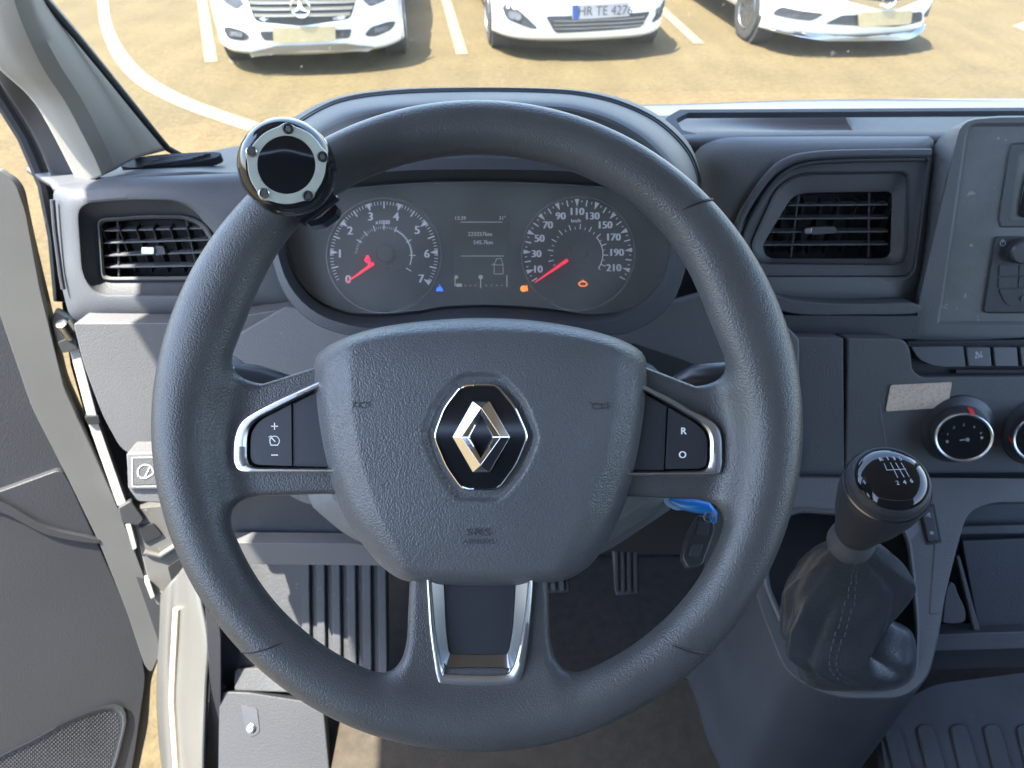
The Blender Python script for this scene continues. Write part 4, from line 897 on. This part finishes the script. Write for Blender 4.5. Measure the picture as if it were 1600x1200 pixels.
V = ou0+ou1+ii+i0+rg_       # 0-5, 6-11, 12-15, 16-19, 20-23
Fc = [[i, (i+1) % 6, 6+(i+1) % 6, 6+i] for i in range(6)]
Fc += [[6, 7, 20], [7, 8, 21, 20], [8, 9, 22, 21], [9, 10, 22], [10, 11, 23, 22], [11, 6, 20, 23]]
Fc += [[20+k, 20+(k+1) % 4, 12+(k+1) % 4, 12+k] for k in range(4)]+[[12+k, 12+(k+1) % 4, 16+(k+1) % 4, 16+k] for k in range(4)]
M('diamond_emblem', V, Fc, CHROME, pad, smooth=False, bevel=.0003)
# spoke trims
TL = Pl(C(430, 690, .4215), -FW)
def band(name, o, i, pl, m, parent, hgt=.0025, n=14):
    """open band between two matching outlines, rounded across"""
    O = cr(o, n, False); I = cr(i, n, False); rows = []
    for f, h in ((-.04, -.006), (0, -.0012), (.12, hgt*.8), (.35, hgt), (.7, hgt*.9), (.92, hgt*.4), (1, -.001), (1.02, -.004)):
        rows.append([pl.hit(a[0]+(b[0]-a[0])*f, a[1]+(b[1]-a[1])*f, h) for a, b in zip(O, I)])
    return loft(name, rows, m, parent, closed=False)
for side in (0, 1):
    if side == 0:
        o = [(530, 581), (495, 597), (455, 615), (425, 629), (395, 645), (376, 659), (366, 680), (363, 705), (365, 727), (380, 738), (440, 739), (540, 739)]
        i = [(530, 592), (495, 608), (455, 628), (430, 641), (404, 655), (392, 668), (387.5, 684), (387, 702), (388, 717), (398, 729), (440, 731), (540, 732)]
        bt = rc([(455, 632, 2), (406, 657, 10), (392, 676, 14), (391, 726, 16), (456, 728, 2)], 8); blank = [(457, 631), (530, 594), (540, 731), (457, 729)]
    else:
        o = [(970, 584), (1004, 601), (1045, 621), (1077, 639), (1100, 650), (1118, 661), (1128, 678), (1130, 705), (1129, 732), (1118, 743), (1060, 744), (955, 744)]
        i = [(970, 592), (1004, 610), (1045, 632), (1072, 648), (1090, 659), (1103, 672), (1108, 688), (1108, 704), (1107, 722), (1098, 734), (1060, 736), (955, 737)]
        bt = rc([(1045, 637, 2), (1088, 662, 12), (1105, 680, 14), (1105, 732, 16), (1040, 733, 2)], 8); blank = [(1042.5, 635), (970, 594), (955, 736), (1038, 735)]
    sp_o = band('spoke_trim', o, i, TL, SATIN, whl)
    prism('switch_blank', blank, TL, .008, SMOOTHP, whl, top=-.002, bevel=.0006)
    b_ = prism('switch_button', bt, TL, .008, SMOOTHP, whl, top=-.0008, bevel=.0014, seg=3)
    p = Marks(TL, -.0006)
    if side == 0:
        p.line([(424, 666), (434, 666)], 1.6); p.line([(429, 661), (429, 671)], 1.6); p.line([(424, 711), (434, 711)], 1.6)
        p.arc(429, 689, 7.5, 145, -50, 1.6, 20); p.line([(434, 695.5), (423.5, 695.5), (421.5, 690), (422, 685)], 1.6); p.line([(424, 684), (430, 690)], 1.8); p.line([(420, 683), (424, 681)], 1.4)
        p.done('button_symbol', BTNPRINT, b_)
    else:
        p.text('R', 1068, 674, 11, bold=.8); p.text('O', 1066.5, 711, 11, bold=.8); p.done('button_letters', BTNPRINT, b_)
# bottom spoke insert
TB = Pl(C(750, 1000, .4185), -FW); cb = (748, 960)
uo = [(666, 905), (668, 940), (671, 985), (677, 1030), (683, 1063), (694, 1075), (748, 1077), (802, 1076), (815, 1063), (822, 1030), (827, 985), (831, 940), (833, 905)]
ui = [(674, 905), (677, 940), (681, 985), (687, 1022), (692, 1044), (700, 1052), (748, 1054), (788, 1053), (801, 1042), (808, 1022), (816, 985), (822, 940), (825, 905)]
band('bottom_trim', uo, ui, TB, SATIN, whl, hgt=.0022)
ud = [(694, 905), (696, 940), (698, 980), (701, 1008), (703, 1018), (708, 1021), (748, 1022), (788, 1021), (793, 1017), (796, 1005), (800, 980), (803, 940), (805, 905)]
A_ = cr(ui, 8, False); B_ = cr(ud, 8, False)
loft('insert_slope', [[TB.hit(x, y, -.0005) for x, y in A_], [TB.hit(x, y, -.0075) for x, y in B_]], SATIN2, whl, closed=False)
prism('insert_panel', B_, TB, .003, SMOOTHP, whl, top=-.0068, bevel=0)

# ------------------------------------------------------------------ spinner knob on the rim
kn = root('spinner_knob', 'black glossy spinner knob with a pale five-bolt ring clamped to the rim', 'steering knob', C(460, 270, .40))
kc = C(449.5, 262, .385); ax = (EYE-kc).normalized(); rr = 76*.362/F
lathe('knob_body', kc, ax, [(-.008, .008), (-.004, .014), (.0, .0195), (.006, .0232), (.013, rr), (.019, rr*.995), (.024, rr*.96), (.028, rr*.89), (.0305, rr*.80), (.031, rr*.5), (.031, 0)], GLOSS, kn, n=72)
KP = Pl(kc+ax*.0312, ax)
def rad5(a):
    v = 61
    for q in (90, 163, 233, 306, 14):
        d = (a-q+180) % 360-180; v = max(v, 61+5.5*math.exp(-(d/9)**2))
    return v
n = 150; ro = [(448+rad5(360*i/n)*math.cos(2*math.pi*i/n), 258-rad5(360*i/n)*math.sin(2*math.pi*i/n)) for i in range(n)]; ri = [(447.5+45*math.cos(2*math.pi*i/n), 257.5-45*math.sin(2*math.pi*i/n)) for i in range(n)]
loft('bolt_ring', [[KP.hit(x, y, o) for x, y in q] for q, o in ((ro, -.002), (ro, .0004), (shr(ro, (448, 258), .985), .0009), (shr(ri, (448, 258), 1.02), .0009), (ri, .0004), (ri, -.002))], GLOWR, kn)
lathe('centre_cap', KP.hit(447.5, 257.5, 0), ax, [(0, 44.6*K*.84), (.0006, 44.4*K*.84), (.0010, 36*K*.84), (.0013, 20*K*.84), (.0014, 0)], GLOSS, kn, n=64)
for x, y in ((450, 201), (393, 237), (412.5, 302), (481, 306), (504, 245)):
    bo = lathe('bolt', KP.hit(x, y, 0), ax, [(0, 8.6*K*.84), (.0013, 8.4*K*.84), (.0017, 7*K*.84), (.0017, 6.4*K*.84), (.0009, 6.0*K*.84), (.0009, 0)], STEEL if x < 440 else DARKP, kn, n=28)
    lathe('socket', KP.hit(x, y, .0009), ax, [(0, 4.6*K*.84), (.0011, 4.3*K*.84), (.0011, 2.4*K*.84), (.0004, 2.2*K*.84), (.0004, 0)], STEEL, bo, n=6, smooth=False)
# clamp round the rim
th = math.atan2(665-300, 478-746)
cc = wl_((506*K-40.5*K)*math.cos(th), (506*K-40.5*K)*math.sin(th), 0); rad = (cc-W0).normalized(); tg = FW.cross(rad).normalized()
V = []; n = 32
for s_ in (-.013, .013):
    for rr_ in (.0172, .0200):
        for i in range(n):
            f = 2*math.pi*i/n; V.append(cc+tg*s_+rad*rr_*math.cos(f)-FW*rr_*math.sin(f))
Fc = []
for i in range(n):
    j = (i+1) % n; Fc += [[i, j, n+j, n+i], [2*n+i, 2*n+j, 3*n+j, 3*n+i], [i, j, 2*n+j, 2*n+i], [n+i, n+j, 3*n+j, 3*n+i]]
M('clamp', V, Fc, GLOSS, kn, bevel=.0006)
tube('post', [cc-FW*.018, kc+ax*.002], .009, GLOSS, kn, n=20)
prism('clamp_tab', rc([(478, 348), (500, 340), (524, 318), (528, 325), (524, 335), (504, 350), (485, 354)], 4), Pl(C(505, 335, .40), -FW), .01, GLOSS, kn, bevel=.002)

# ------------------------------------------------------------------ centre screen housing and radio
CS = Pl(C(1530, 350, .77), el(20, -6))
hs = root('radio_unit', 'grey scratched centre screen housing with radio keypad at the right edge', 'radio', CS.hit(1560, 510, -.03))
ccs = (1620, 350)
hO = rc([(1500, 186, 24), (1560, 181, 10), (1760, 180, 10), (1760, 520, 10), (1424, 540, 8), (1434, 470, 10)], 12)
hA = rc([(1452, 238, 8), (1475, 206, 24), (1520, 183, 30), (1760, 180, 10), (1760, 530, 10), (1424, 545, 8), (1428, 470, 10)], 12)
hB = rc([(1510, 192, 20), (1750, 191, 10), (1750, 508, 10), (1462, 508, 6), (1470, 470, 10)], 12)
hC = rc([(1514, 198, 14), (1744, 197, 10), (1744, 502, 10), (1467, 502, 6), (1474, 470, 10)], 12)
SCR = mat('scratched_screen_panel', (.10, .106, .110), .45, grain=(700, .00012, 'leather'), noise=(30, .15), speck=(110, .67, (.22, .22, .2)))
loft('housing', rings(CS, [(hA, -.10), (hA, -.035), (hO, -.012), (shr(hO, ccs, .985), -.001), (hB, .0), (hC, -.004)], ccs, 128), DASHF, hs)
prism('front_panel', hC, CS, .01, SCR, hs, top=-.0035, bevel=0)
loft('screen_frame', rings(CS, [(rc([(1578, 222, 6), (1760, 220, 6), (1760, 356, 6), (1557, 356, 6)], 6), -.0038), (rc([(1580, 226, 5), (1756, 224, 5), (1756, 353, 5), (1560, 353, 5)], 5), -.0015), (rc([(1592, 238, 5), (1752, 236, 5), (1752, 344, 5), (1578, 344, 5)], 5), -.0015)], (1660, 290), 64), DASHU, hs)
prism('display', rc([(1604, 268, 8), (1752, 240, 5), (1752, 344, 5), (1592, 340, 8), (1594, 318, 6)], 6), CS, .004, GLOSS, hs, top=-.001, bevel=.001)
kpn = prism('keypad', rc([(1556, 370, 6), (1760, 370, 6), (1760, 488, 6), (1537, 488, 6)], 6), CS, .006, DARKP, hs, top=-.0005, bevel=.001)
tube('keypad_edge', [CS.hit(x, y, -.002) for x, y in rc([(1557, 371, 6), (1700, 371, 6), (1700, 488, 6), (1538, 488, 6)], 6)], .0011, BLACK, kpn, closed=True, n=6)
p = Marks(CS, .0002); p.arc(1567, 380, 4.2, 130, -230+180, 1.2, 14); p.arc(1567, 380, 4.2, -50, -230+0, 1.2, 8); p.line([(1567, 374), (1567, 380)], 1.3); p.text('1..', 1580, 422, 5, .4); p.text('4', 1579, 443, 5.5, .4)
p.done('key_symbol', PRINTD, kpn)
lathe('volume_knob', CS.hit(1592, 392, 0), CS.n, [(0, .0135), (.009, .0128), (.011, .011), (.011, 0)], SMOOTHP, hs, n=36)
for (x0, y0, x1, y1) in ((1562, 414, 1591, 431), (1561, 433, 1590, 450), (1593, 414, 1625, 431), (1592, 433, 1624, 450)):
    prism('radio_key', rc([(x0, y0, 3), (x1, y0, 2), (x1, y1, 2), (x0-1, y1, 3)], 3), CS, .004, DARKP, hs, top=.0007, bevel=.0005)
prism('radio_key', rc([(1561, 452, 3), (1640, 452, 3), (1640, 480, 12), (1572, 478, 16)], 3), CS, .004, DARKP, hs, top=.0007, bevel=.0006)
lathe('round_key', CS.hit(1600, 466, .001), CS.n, [(0, .004), (.001, .0038), (.001, 0)], SMOOTHP, hs, n=20)
# switch strip below
SW = Pl(C(1520, 560, .79), el(30, -2))
prism('switch_recess', rc([(1418, 534, 4), (1720, 530, 4), (1720, 590, 4), (1440, 590, 14), (1424, 578, 6)], 4), SW, .02, BLACK, dash, top=-.012, bevel=0)
sb = prism('switch_blank', rc([(1424, 542, 3), (1505, 541, 3), (1509, 573, 3), (1464, 573, 30), (1436, 562, 20)], 4), SW, .014, SMOOTHP, dash, bevel=.002, seg=3)
for k, x in enumerate((1510, 1552, 1594, 1636)):
    s_ = prism('dash_switch', rc([(x, 542), (x+37, 542), (x+40, 573), (x+3, 573)], 3), SW, .014, SMOOTHP, dash, bevel=.002, seg=3)
    p = Marks(SW, .0004); xx = x+19
    if k == 0: p.line([(xx-5, 560), (xx-2, 550), (xx+1, 556)], 1.8); p.disc(xx-3, 551, 2); p.line([(xx+4, 549), (xx+3, 557), (xx-3, 559)], 1.6); p.disc(xx+5, 557, 1.6)
    elif k == 2: p.text('i', xx-12, 555, 8, .6)
    if p.V: p.done('switch_symbol', PRINTD, s_)
tube('switch_trim', [SW.hit(1424, 582, -.002), SW.hit(1436, 589, -.002), SW.hit(1460, 591, -.002), SW.hit(1720, 589, -.002)], .0016, DASHL, dash, n=8)
prism('switch_slot', [(1494, 578), (1720, 577), (1720, 583), (1494, 584)], SW, .004, BLACK, dash, top=-.006, bevel=0)
# sticker
tag(prism('sticker', rc([(1392, 602, 4), (1488, 597, 4), (1481, 637, 4), (1384, 643, 4)], 4), LR, .0012, STICK, None, top=.0018, bevel=.0003), 'faded cream sticker stuck above the climate dial', 'sticker')
# climate dials
def climate(label, cx, cy, mark, icons):
    ax2 = (LR.n*1+RT*.28+UP*.10-RT*.05).normalized(); o = LR.hit(cx-14, cy-10, .0)
    r = root('climate_dial', label, 'dial', o, 'climate dials')
    lathe('collar', LR.hit(cx-11, cy-16, 0), LR.n, [(0, .040), (.003, .039), (.005, .034), (.006, .031)], SMOOTHP, r, n=48)
    a2 = (LR.hit(cx, cy, .034)-LR.hit(cx-11, cy-16, 0)).normalized()
    rr = .0282; pr = LR.hit(cx-11, cy-16, 0)
    lathe('knob', pr, a2, [(0, rr*1.06), (.012, rr*1.03), (.028, rr), (.031, rr*.985)], SMOOTHP, r, n=64)
    lathe('silver_ring', pr+a2*.031, a2, [(-.001, rr*.99), (.001, rr*.985), (.002, rr*.95), (.0014, rr*.90), (.0008, rr*.885)], SATIN, r, n=64, caps=False)
    fc = lathe('dial_face', pr+a2*.0305, a2, [(0, rr*.9), (.0009, rr*.89), (.0009, 0)], GLOSS, r, n=48)
    fp = Pl(pr+a2*.0316, a2); p = Marks(fp, 0)
    for q in range(7):
        an = R(200-q*36); p.text('·' if q in (0, 6) else str(min(q, 4)), cx+27*math.cos(an), cy-4-20*math.sin(an)+2, 5, .3)
    p.line([(cx-7, cy+2), (cx+1, cy+1)], 2); p.disc(cx+5, cy+1, 3.2); p.disc(cx-27, cy+4, 2.5); p.disc(cx+27, cy-2, 2.2); p.done('dial_symbol', PRINTD, fc)
    mk = Vector(mark)-Vector((cx, cy)); u_, v_, _ = basis(a2)
    dirv = (fp.hit(*mark)-fp.hit(cx, cy)).normalized(); t_ = a2.cross(dirv)
    V = []
    for hh, r2 in ((.012, rr*1.03+.0006), (.031, rr+.0006), (.0328, rr*.93)):
        V += [pr+a2*hh+dirv*r2+t_*.0024, pr+a2*hh+dirv*r2-t_*.0024]
    M('red_mark', V, [(0, 1, 3, 2), (2, 3, 5, 4)], REDP, r, smooth=False, solid=.0006)
climate('black fan dial with silver rim and red mark, beside the gear knob', 1507, 686, (1519, 655), 0)
climate('black temperature dial cut off by the right edge of the photo', 1632, 690, (1590, 692), 0)

# ------------------------------------------------------------------ centre console
CO = Pl(C(1340, 1000, .74), el(62, -4))
con = root('centre_console', 'grey plastic centre console around the gear lever with open storage cubby', 'console', CO.hit(1330, 1100, -.2))
CZ = (1330, 940)
cons = rc([(1130, 742, 8), (1500, 747, 8), (1505, 800, 30), (1494, 850, 20), (1480, 907, 20), (1467, 994, 30), (1450, 1062, 30), (1412, 1092, 30), (1300, 1092, 50), (1228, 1053, 30), (1182, 936, 40), (1165, 850, 30)], 12)
gait = rc([(1240, 800, 30), (1398, 812, 24), (1416, 842, 16), (1424, 900, 20), (1430, 975, 20), (1428, 1045, 24), (1402, 1068, 20), (1350, 1076, 30), (1283, 1068, 30), (1256, 1040, 20), (1232, 985, 30), (1200, 910, 20), (1205, 830, 20)], 12)
loft('gaiter_well', rings(CO, [(shr(gait, CZ, 1.01), -.004), (shr(gait, CZ, .985), -.06)], CZ, 160), BLACK, con, cap1=True)
# skirt: plate with a hole, bridged by angle
side = loft('console_top', rings(CO, [(cons, -.02), (cons, -.004), (shr(cons, CZ, .985), 0), (shr(gait, CZ, 1.075), .0), (shr(gait, CZ, 1.04), .003), (shr(gait, CZ, 1.015), .0005), (shr(gait, CZ, 1.0), -.008)], CZ, 160), DASHL, con)
low = [(p[0]+ (p[0]-CZ[0])*.0, p[1]) for p in cons]
R0 = [CO.hit(x, y, -.004) for x, y in polar(cons, CZ, 160)]
R1 = [Vector((p.x+.008*(1 if p.x > .35 else -1)*0, p.y-.0, p.z-.05)) for p in R0]
R2 = [Vector((p.x*1.0+.02, p.y+.02, FLZ+.10)) for p in R0]; R3 = [Vector((p.x+.03, p.y+.06, FLZ)) for p in R0]
loft('console_side', [R0, R1, R2, R3], DARKP, con)
prism('console_bridge', rc([(1420, 745.5, 4), (1720, 748, 4), (1720, 783, 4), (1548, 785, 34), (1512, 800, 24), (1497, 850, 30), (1470, 960, 10), (1452, 960, 4), (1460, 850, 4)], 4, 8), CO, .012, DASHL, con, top=.0008, bevel=.003, seg=3)
# window switch rocker in the console face
rk = prism('switch_frame', rc([(1434, 790, 3), (1460, 786, 3), (1472, 848, 3), (1448, 851, 3)], 3), CO, .01, BLACK, con, top=.0012, bevel=.0006)
prism('rocker_switch', rc([(1439, 794), (1457, 791), (1467, 844), (1451, 846)], 3), CO, .01, SMOOTHP, con, top=.0032, bevel=.001)
p = Marks(CO, .0036); p.text('Æ', 1451, 805, 7, .5, rot=-8); p.text('æ', 1456, 832, 7, .5, rot=-8); p.done('switch_symbol', PRINTD, rk)
# cubby interior
CB = Pl(C(1560, 900, .84), el(35, -3))
prism('cubby_back', [(1470, 770), (1720, 770), (1720, 1010), (1440, 1010)], CB, .01, DARKP, con, top=-.04, bevel=0)
prism('cubby_lip', rc([(1490, 823), (1720, 818), (1720, 832), (1490, 836)], 3), CB, .006, DASH, con, top=-.025, bevel=.002)
prism('cubby_floor', rc([(1503, 845), (1720, 838), (1720, 986), (1530, 990)], 3), CB, .006, DARKP, con, top=-.018, bevel=.002)
prism('cubby_divider', rc([(1494, 870), (1500, 868), (1533, 988), (1524, 991)], 3), CB, .006, DASHL, con, top=-.008, bevel=.002)
prism('cubby_sill', rc([(1464, 992, 4), (1530, 989, 4), (1720, 983, 4), (1720, 1010, 4), (1458, 1018, 4)], 4), CB, .03, DASH, con, top=0, bevel=.004, seg=3)
prism('cubby_front', rc([(1456, 1015, 4), (1720, 1009, 4), (1720, 1040, 4), (1450, 1048, 4)], 4), CB, .03, BLACK, con, top=-.02, bevel=.002)
tag(prism('socket_cover', cr([(1474, 960), (1478, 925), (1484, 912), (1492, 914), (1498, 930), (1508, 952), (1506, 972), (1476, 974)], 5), CB, .012, DASHL, None, top=.0, bevel=.003, seg=3), 'small grey plug cover inside the console cubby beside the gear gaiter', 'cover')

# ------------------------------------------------------------------ gear lever
gl = root('gear_lever', 'black gear lever with glossy numbered knob and creased leather gaiter', 'gear lever', CO.hit(1335, 980))
nA = 220; kax = (C(1396, 743, .50)-C(1346, 818, .575)).normalized(); NL = 34
lv = cr([(1330, 836, 31, 15, .597), (1331, 852, 38, 18, .615), (1327, 870, 64, 25, .637), (1324, 903, 90, 36, .662), (1312, 945, 90, 46, .682), (1303, 990, 82, 52, .697), (1329, 1012, 84, 55, .708), (1338, 1020, 91, 56, .718), (1338, 1024, 94, 57, .735)], 8, False)
NL = len(lv)-1; rows = []
def gs(a, c, wd): 
    d = (a-c+math.pi) % (2*math.pi)-math.pi; return math.exp(-(d/wd)**2)
for i, (x0, y0, aa, bb, zz) in enumerate(lv):
    t = i/NL; pl_ = Pl(C(x0, y0, zz), (kax*(1-t)+CO.n*t)); row = []
    for j in range(nA):
        a = 2*math.pi*j/nA; e = .86 if t < .7 else .86-.25*(t-.7)/.3
        c_, s_ = math.cos(a), math.sin(a); X = math.copysign(abs(c_)**e, c_); Y = math.copysign(abs(s_)**e, s_)
        k = 1+.16*gs(a, .05, .30)*math.exp(-((t-.42)/.12)**2)            # pointed fold at the right
        k -= .36*gs(a, .55+.9*(t-.62), .26)*math.exp(-((t-.66)/.11)**2)    # deep crease low on the right
        k += .12*gs(a, 1.0+.8*(t-.6), .15)*math.exp(-((t-.60)/.16)**2); k += .035*(1-abs(math.sin(a*2.5+t*7)))**3*math.sin(math.pi*t)+.03*(1-abs(math.sin(a*3.5-t*10)))**4*math.sin(math.pi*t)
        k -= .13*gs(a, 1.9+1.1*(t-.5), .14)*math.exp(-((t-.52)/.2)**2)
        k += .12*gs(a, 2.3+1.2*(t-.5), .14)*math.exp(-((t-.5)/.2)**2)
        k -= .14*gs(a, 2.75+.6*(t-.5), .15)*math.exp(-((t-.62)/.2)**2)
        k -= .10*gs(a, .9-1.8*(t-.25), .16)*math.exp(-((t-.25)/.12)**2)
        k += .022*math.sin(a*9+t*14)*math.sin(math.pi*t)+.018*math.sin(a*4-t*26)*math.sin(math.pi*t)
        row.append(pl_.hit(x0+aa*X*k, y0+bb*Y*k))
    rows.append(row)
rows = rows[::-1]; cen = C(1340, 960, .70)
ga = loft('gaiter', rows, GAITER, gl, ang=70)
# stitched seam down the front
def rowpt(t, a): 
    k = t*NL; i = min(int(k), NL-1); fr_ = k-i; jj = a/(2*math.pi)*nA; j = int(jj) % nA; return rows[i][j].lerp(rows[i+1][j], fr_)
for da in (-.045, .045):
    V = []; Fc = []
    for q in range(34):
        t = .02+q*.028
        if t > .97: break
        a = math.pi*.47+.12*math.sin(t*4)+da; p0 = rowpt(t, a); p1 = rowpt(t+.017, a); o = (p0-cen).normalized()*.0008-FW*.0008; s_ = RT*.0005; n0 = len(V)
        V += [p0+o-s_, p0+o+s_, p1+o+s_, p1+o-s_]; Fc.append([n0, n0+1, n0+2, n0+3])
    M('stitching', V, Fc, mat('thread', (.10, .11, .12), .6, noise=(100, .1)), ga, smooth=False)
lathe('collar', C(1329, 846, .604), kax, [(-.006, .0178), (-.002, .0188), (.006, .0184), (.012, .0168), (.020, .0155)], DASH, gl, n=40)
kb = C(1346, 818, .575)
lathe('knob', kb, kax, [(-.015, .0172), (-.008, .0182), (.006, .0208), (.026, .0252), (.052, .0290), (.066, .0298), (.074, .0293), (.0765, .0282), (.0775, .0276), (.0795, .0276), (.083, .0262), (.085, .0245)], DARKP, gl, n=64)
lathe('chrome_line', kb+kax*.0735, kax, [(0, .0292), (.0012, .0296), (.0024, .0290)], SATIN2, gl, n=64, caps=False)
cap = lathe('shift_cap', kb+kax*.084, kax, [(-.002, .0246), (.0005, .0243), (.0035, .022), (.0065, .0165), (.0080, .010), (.0086, .004), (.0087, 0)], GLOSS, gl, n=64)
top = kb+kax*.084; GP = Pl(top+kax*.0062, kax)
cpx_ = (1398, 743)
Vt = []; Ft = []
mk = Marks(GP, 0)
gx = [(-22, ), ]
# the pattern follows the dome: offset each stroke by the dome's height
for s_, x, y in (('R', 1376, 719), ('1', 1386, 718), ('3', 1396, 718), ('5', 1406, 718), ('2', 1401, 757), ('4', 1412, 756), ('6', 1423, 753)): mk.text(s_, x, y, 7.5, bold=.6, rot=6)
mk.line([(1380, 726), (1384, 737), (1414, 735)], 1.1); mk.line([(1390, 725), (1401, 749)], 1.1); mk.line([(1398, 725), (1411, 748)], 1.1); mk.line([(1407, 725), (1419, 747)], 1.1)
def dome(pt):
    d = pt-top; r = (d-kax*d.dot(kax)).length; h = np.interp(r, [0, .004, .010, .0165, .022, .0243], [.0087, .0086, .0080, .0065, .0035, .0005]); return pt-kax*d.dot(kax)+kax*(h+.0004)
mk.V = [dome(v) for v in mk.V]
mk.done('shift_pattern', mat('shift_print', (.45, .48, .52), .4, noise=(100, .03)), cap)

# ------------------------------------------------------------------ dimmer switch panel bottom-left
DM = Pl(C(222, 738, .79), el(16, 6))
dm = root('dimmer_panel', 'pale grey square panel with a gauge symbol below the left dash', 'switch', DM.hit(222, 765))
prism('panel', rc([(196, 708), (300, 708), (300, 790), (215, 785), (200, 765)], 6), DM, .03, DASHL, dm, top=0, bevel=.003)
GREYP = mat('pale_grey_plate', (.13, .135, .14), .5, noise=(20, .08))
prism('plate', rc([(198, 709), (262, 708), (262, 764), (200, 764)], 4), DM, .004, GREYP, dm, top=.004, bevel=.0008)
prism('inner_plate', rc([(207, 716), (262, 715), (262, 757), (207, 758)], 2), DM, .004, DASHL, dm, top=.0050, bevel=.0004)
p = Marks(DM, .0056); p.line(rc([(206, 715), (262, 714), (262, 759), (206, 760)], 2), 1.3, True); p.arc(227, 738, 12, 150, -10, 2.2, 18); p.arc(227, 738, 12, 150, 210, 2.2, 6); p.line([(218, 746), (228, 747), (238, 741)], 2); p.line([(226, 746), (233, 731)], 2.2)
p.done('gauge_symbol', mat('pale_print', (.5, .52, .55), .5, noise=(100, .04)), dm)

# ------------------------------------------------------------------ footwell
FM = Pl(Vector((0, .5, FLZ+.02)), Vector((0, 0, 1)))
# left foot rest, sloped, with ribs
FT = Pl(C(520, 960, 1.05), el(38, 0))
fm = root('foot_rest', 'ribbed grey rubber foot rest in the footwell left of the pedals', 'foot rest', FT.hit(500, 1050))
prism('rest_plate', rc([(330, 870), (604, 870), (606, 1062), (360, 1082), (330, 1050)], 8), FT, .02, MATR, fm, bevel=.003)
for k in range(6):
    x = 470+k*24; prism('rib', rc([(x, 868), (x+13, 868), (x+13+2, 1066), (x+2, 1066)], 3), FT, .012, MATR, fm, top=.008, bevel=.003)
# lower left sill trim with screw
ST = Pl(C(430, 1140, 1.02), el(50, 8))
sl = root('sill_trim', 'grey plastic sill trim with a screw at the bottom left beside the door', 'trim panel', ST.hit(430, 1180))
prism('trim_plate', rc([(342, 1080, 4), (390, 1082, 4), (505, 1100, 8), (520, 1260, 4), (340, 1260, 4)], 4), ST, .03, DOORP, sl, bevel=.004)
prism('step_plate', rc([(366, 1045, 8), (500, 1040, 8), (512, 1084, 8), (366, 1079, 4)], 5), ST, .04, MATR, sl, top=-.006, bevel=.003)
prism('screw_recess', rc([(376, 1101), (402, 1106), (406, 1145), (392, 1152), (384, 1146)], 6), ST, .003, DARKP, sl, top=.0012, bevel=.0008)
lathe('screw', ST.hit(393, 1138, .001), ST.n, [(0, .0065), (.002, .0062), (.003, .004), (.003, .0025), (.001, .002), (.001, 0)], STEEL, sl, n=20)
# pedals
PDL = Pl(C(978, 890, 1.0), el(32, 0))
pd = root('accelerator_pedal', 'black ribbed accelerator pedal behind the lower right of the wheel', 'pedal', PDL.hit(978, 930), 'foot pedals')
prism('pedal_pad', rc([(956, 846), (996, 846), (1000, 928), (962, 932)], 6), PDL, .012, DARKP, pd, bevel=.003)
for k in range(4): prism('tread', rc([(960+k*10, 850), (966+k*10, 850), (967+k*10, 926), (962+k*10, 926)], 2), PDL, .006, RUBBER, pd, top=.004, bevel=.001)
tube('arm', [PDL.hit(978, 870, -.012), PDL.hit(975, 820, -.02), PDL.hit(970, 760, -.04)], .009, BLACK, pd)
PD2 = Pl(C(880, 905, 1.0), el(40, 0))
pd = root('brake_pedal', 'metal-edged brake pedal half hidden under the airbag cover', 'pedal', PD2.hit(850, 930), 'foot pedals')
prism('pedal_pad', rc([(790, 890), (888, 892), (892, 926), (790, 930)], 6), PD2, .012, RUBBER, pd, bevel=.003)
for k in range(7): prism('tread', rc([(796+k*13, 896), (803+k*13, 896), (804+k*13, 923), (797+k*13, 923)], 2), PD2, .006, MATR, pd, top=.004, bevel=.001)
tube('arm', [PD2.hit(870, 895, -.01), PD2.hit(890, 850, -.02), PD2.hit(900, 780, -.04)], .008, STEEL, pd)
# rubber floor mat at the right with raised bars
RM = Pl(C(1450, 1150, .98), el(72, -4))
rm = root('rubber_floor_mat', 'dark rubber floor mat with raised rounded bars at the bottom right', 'floor mat', RM.hit(1480, 1150))
prism('mat_sheet', rc([(1372, 1128, 10), (1450, 1070, 30), (1760, 1030, 10), (1760, 1320, 6), (1400, 1320, 6)], 6), RM, .02, MATR, rm, bevel=.003)
for k in range(9):
    x = 1380+k*52; y = 1134-(k > 0)*4
    prism('bar', rc([(x, y+2), (x+26, y), (x+80, y+180), (x+44, y+180)], 14, 6), RM, .004, MATR, rm, top=.0045, bevel=.003, seg=3)
# carpet strip sunlit between sill and mat
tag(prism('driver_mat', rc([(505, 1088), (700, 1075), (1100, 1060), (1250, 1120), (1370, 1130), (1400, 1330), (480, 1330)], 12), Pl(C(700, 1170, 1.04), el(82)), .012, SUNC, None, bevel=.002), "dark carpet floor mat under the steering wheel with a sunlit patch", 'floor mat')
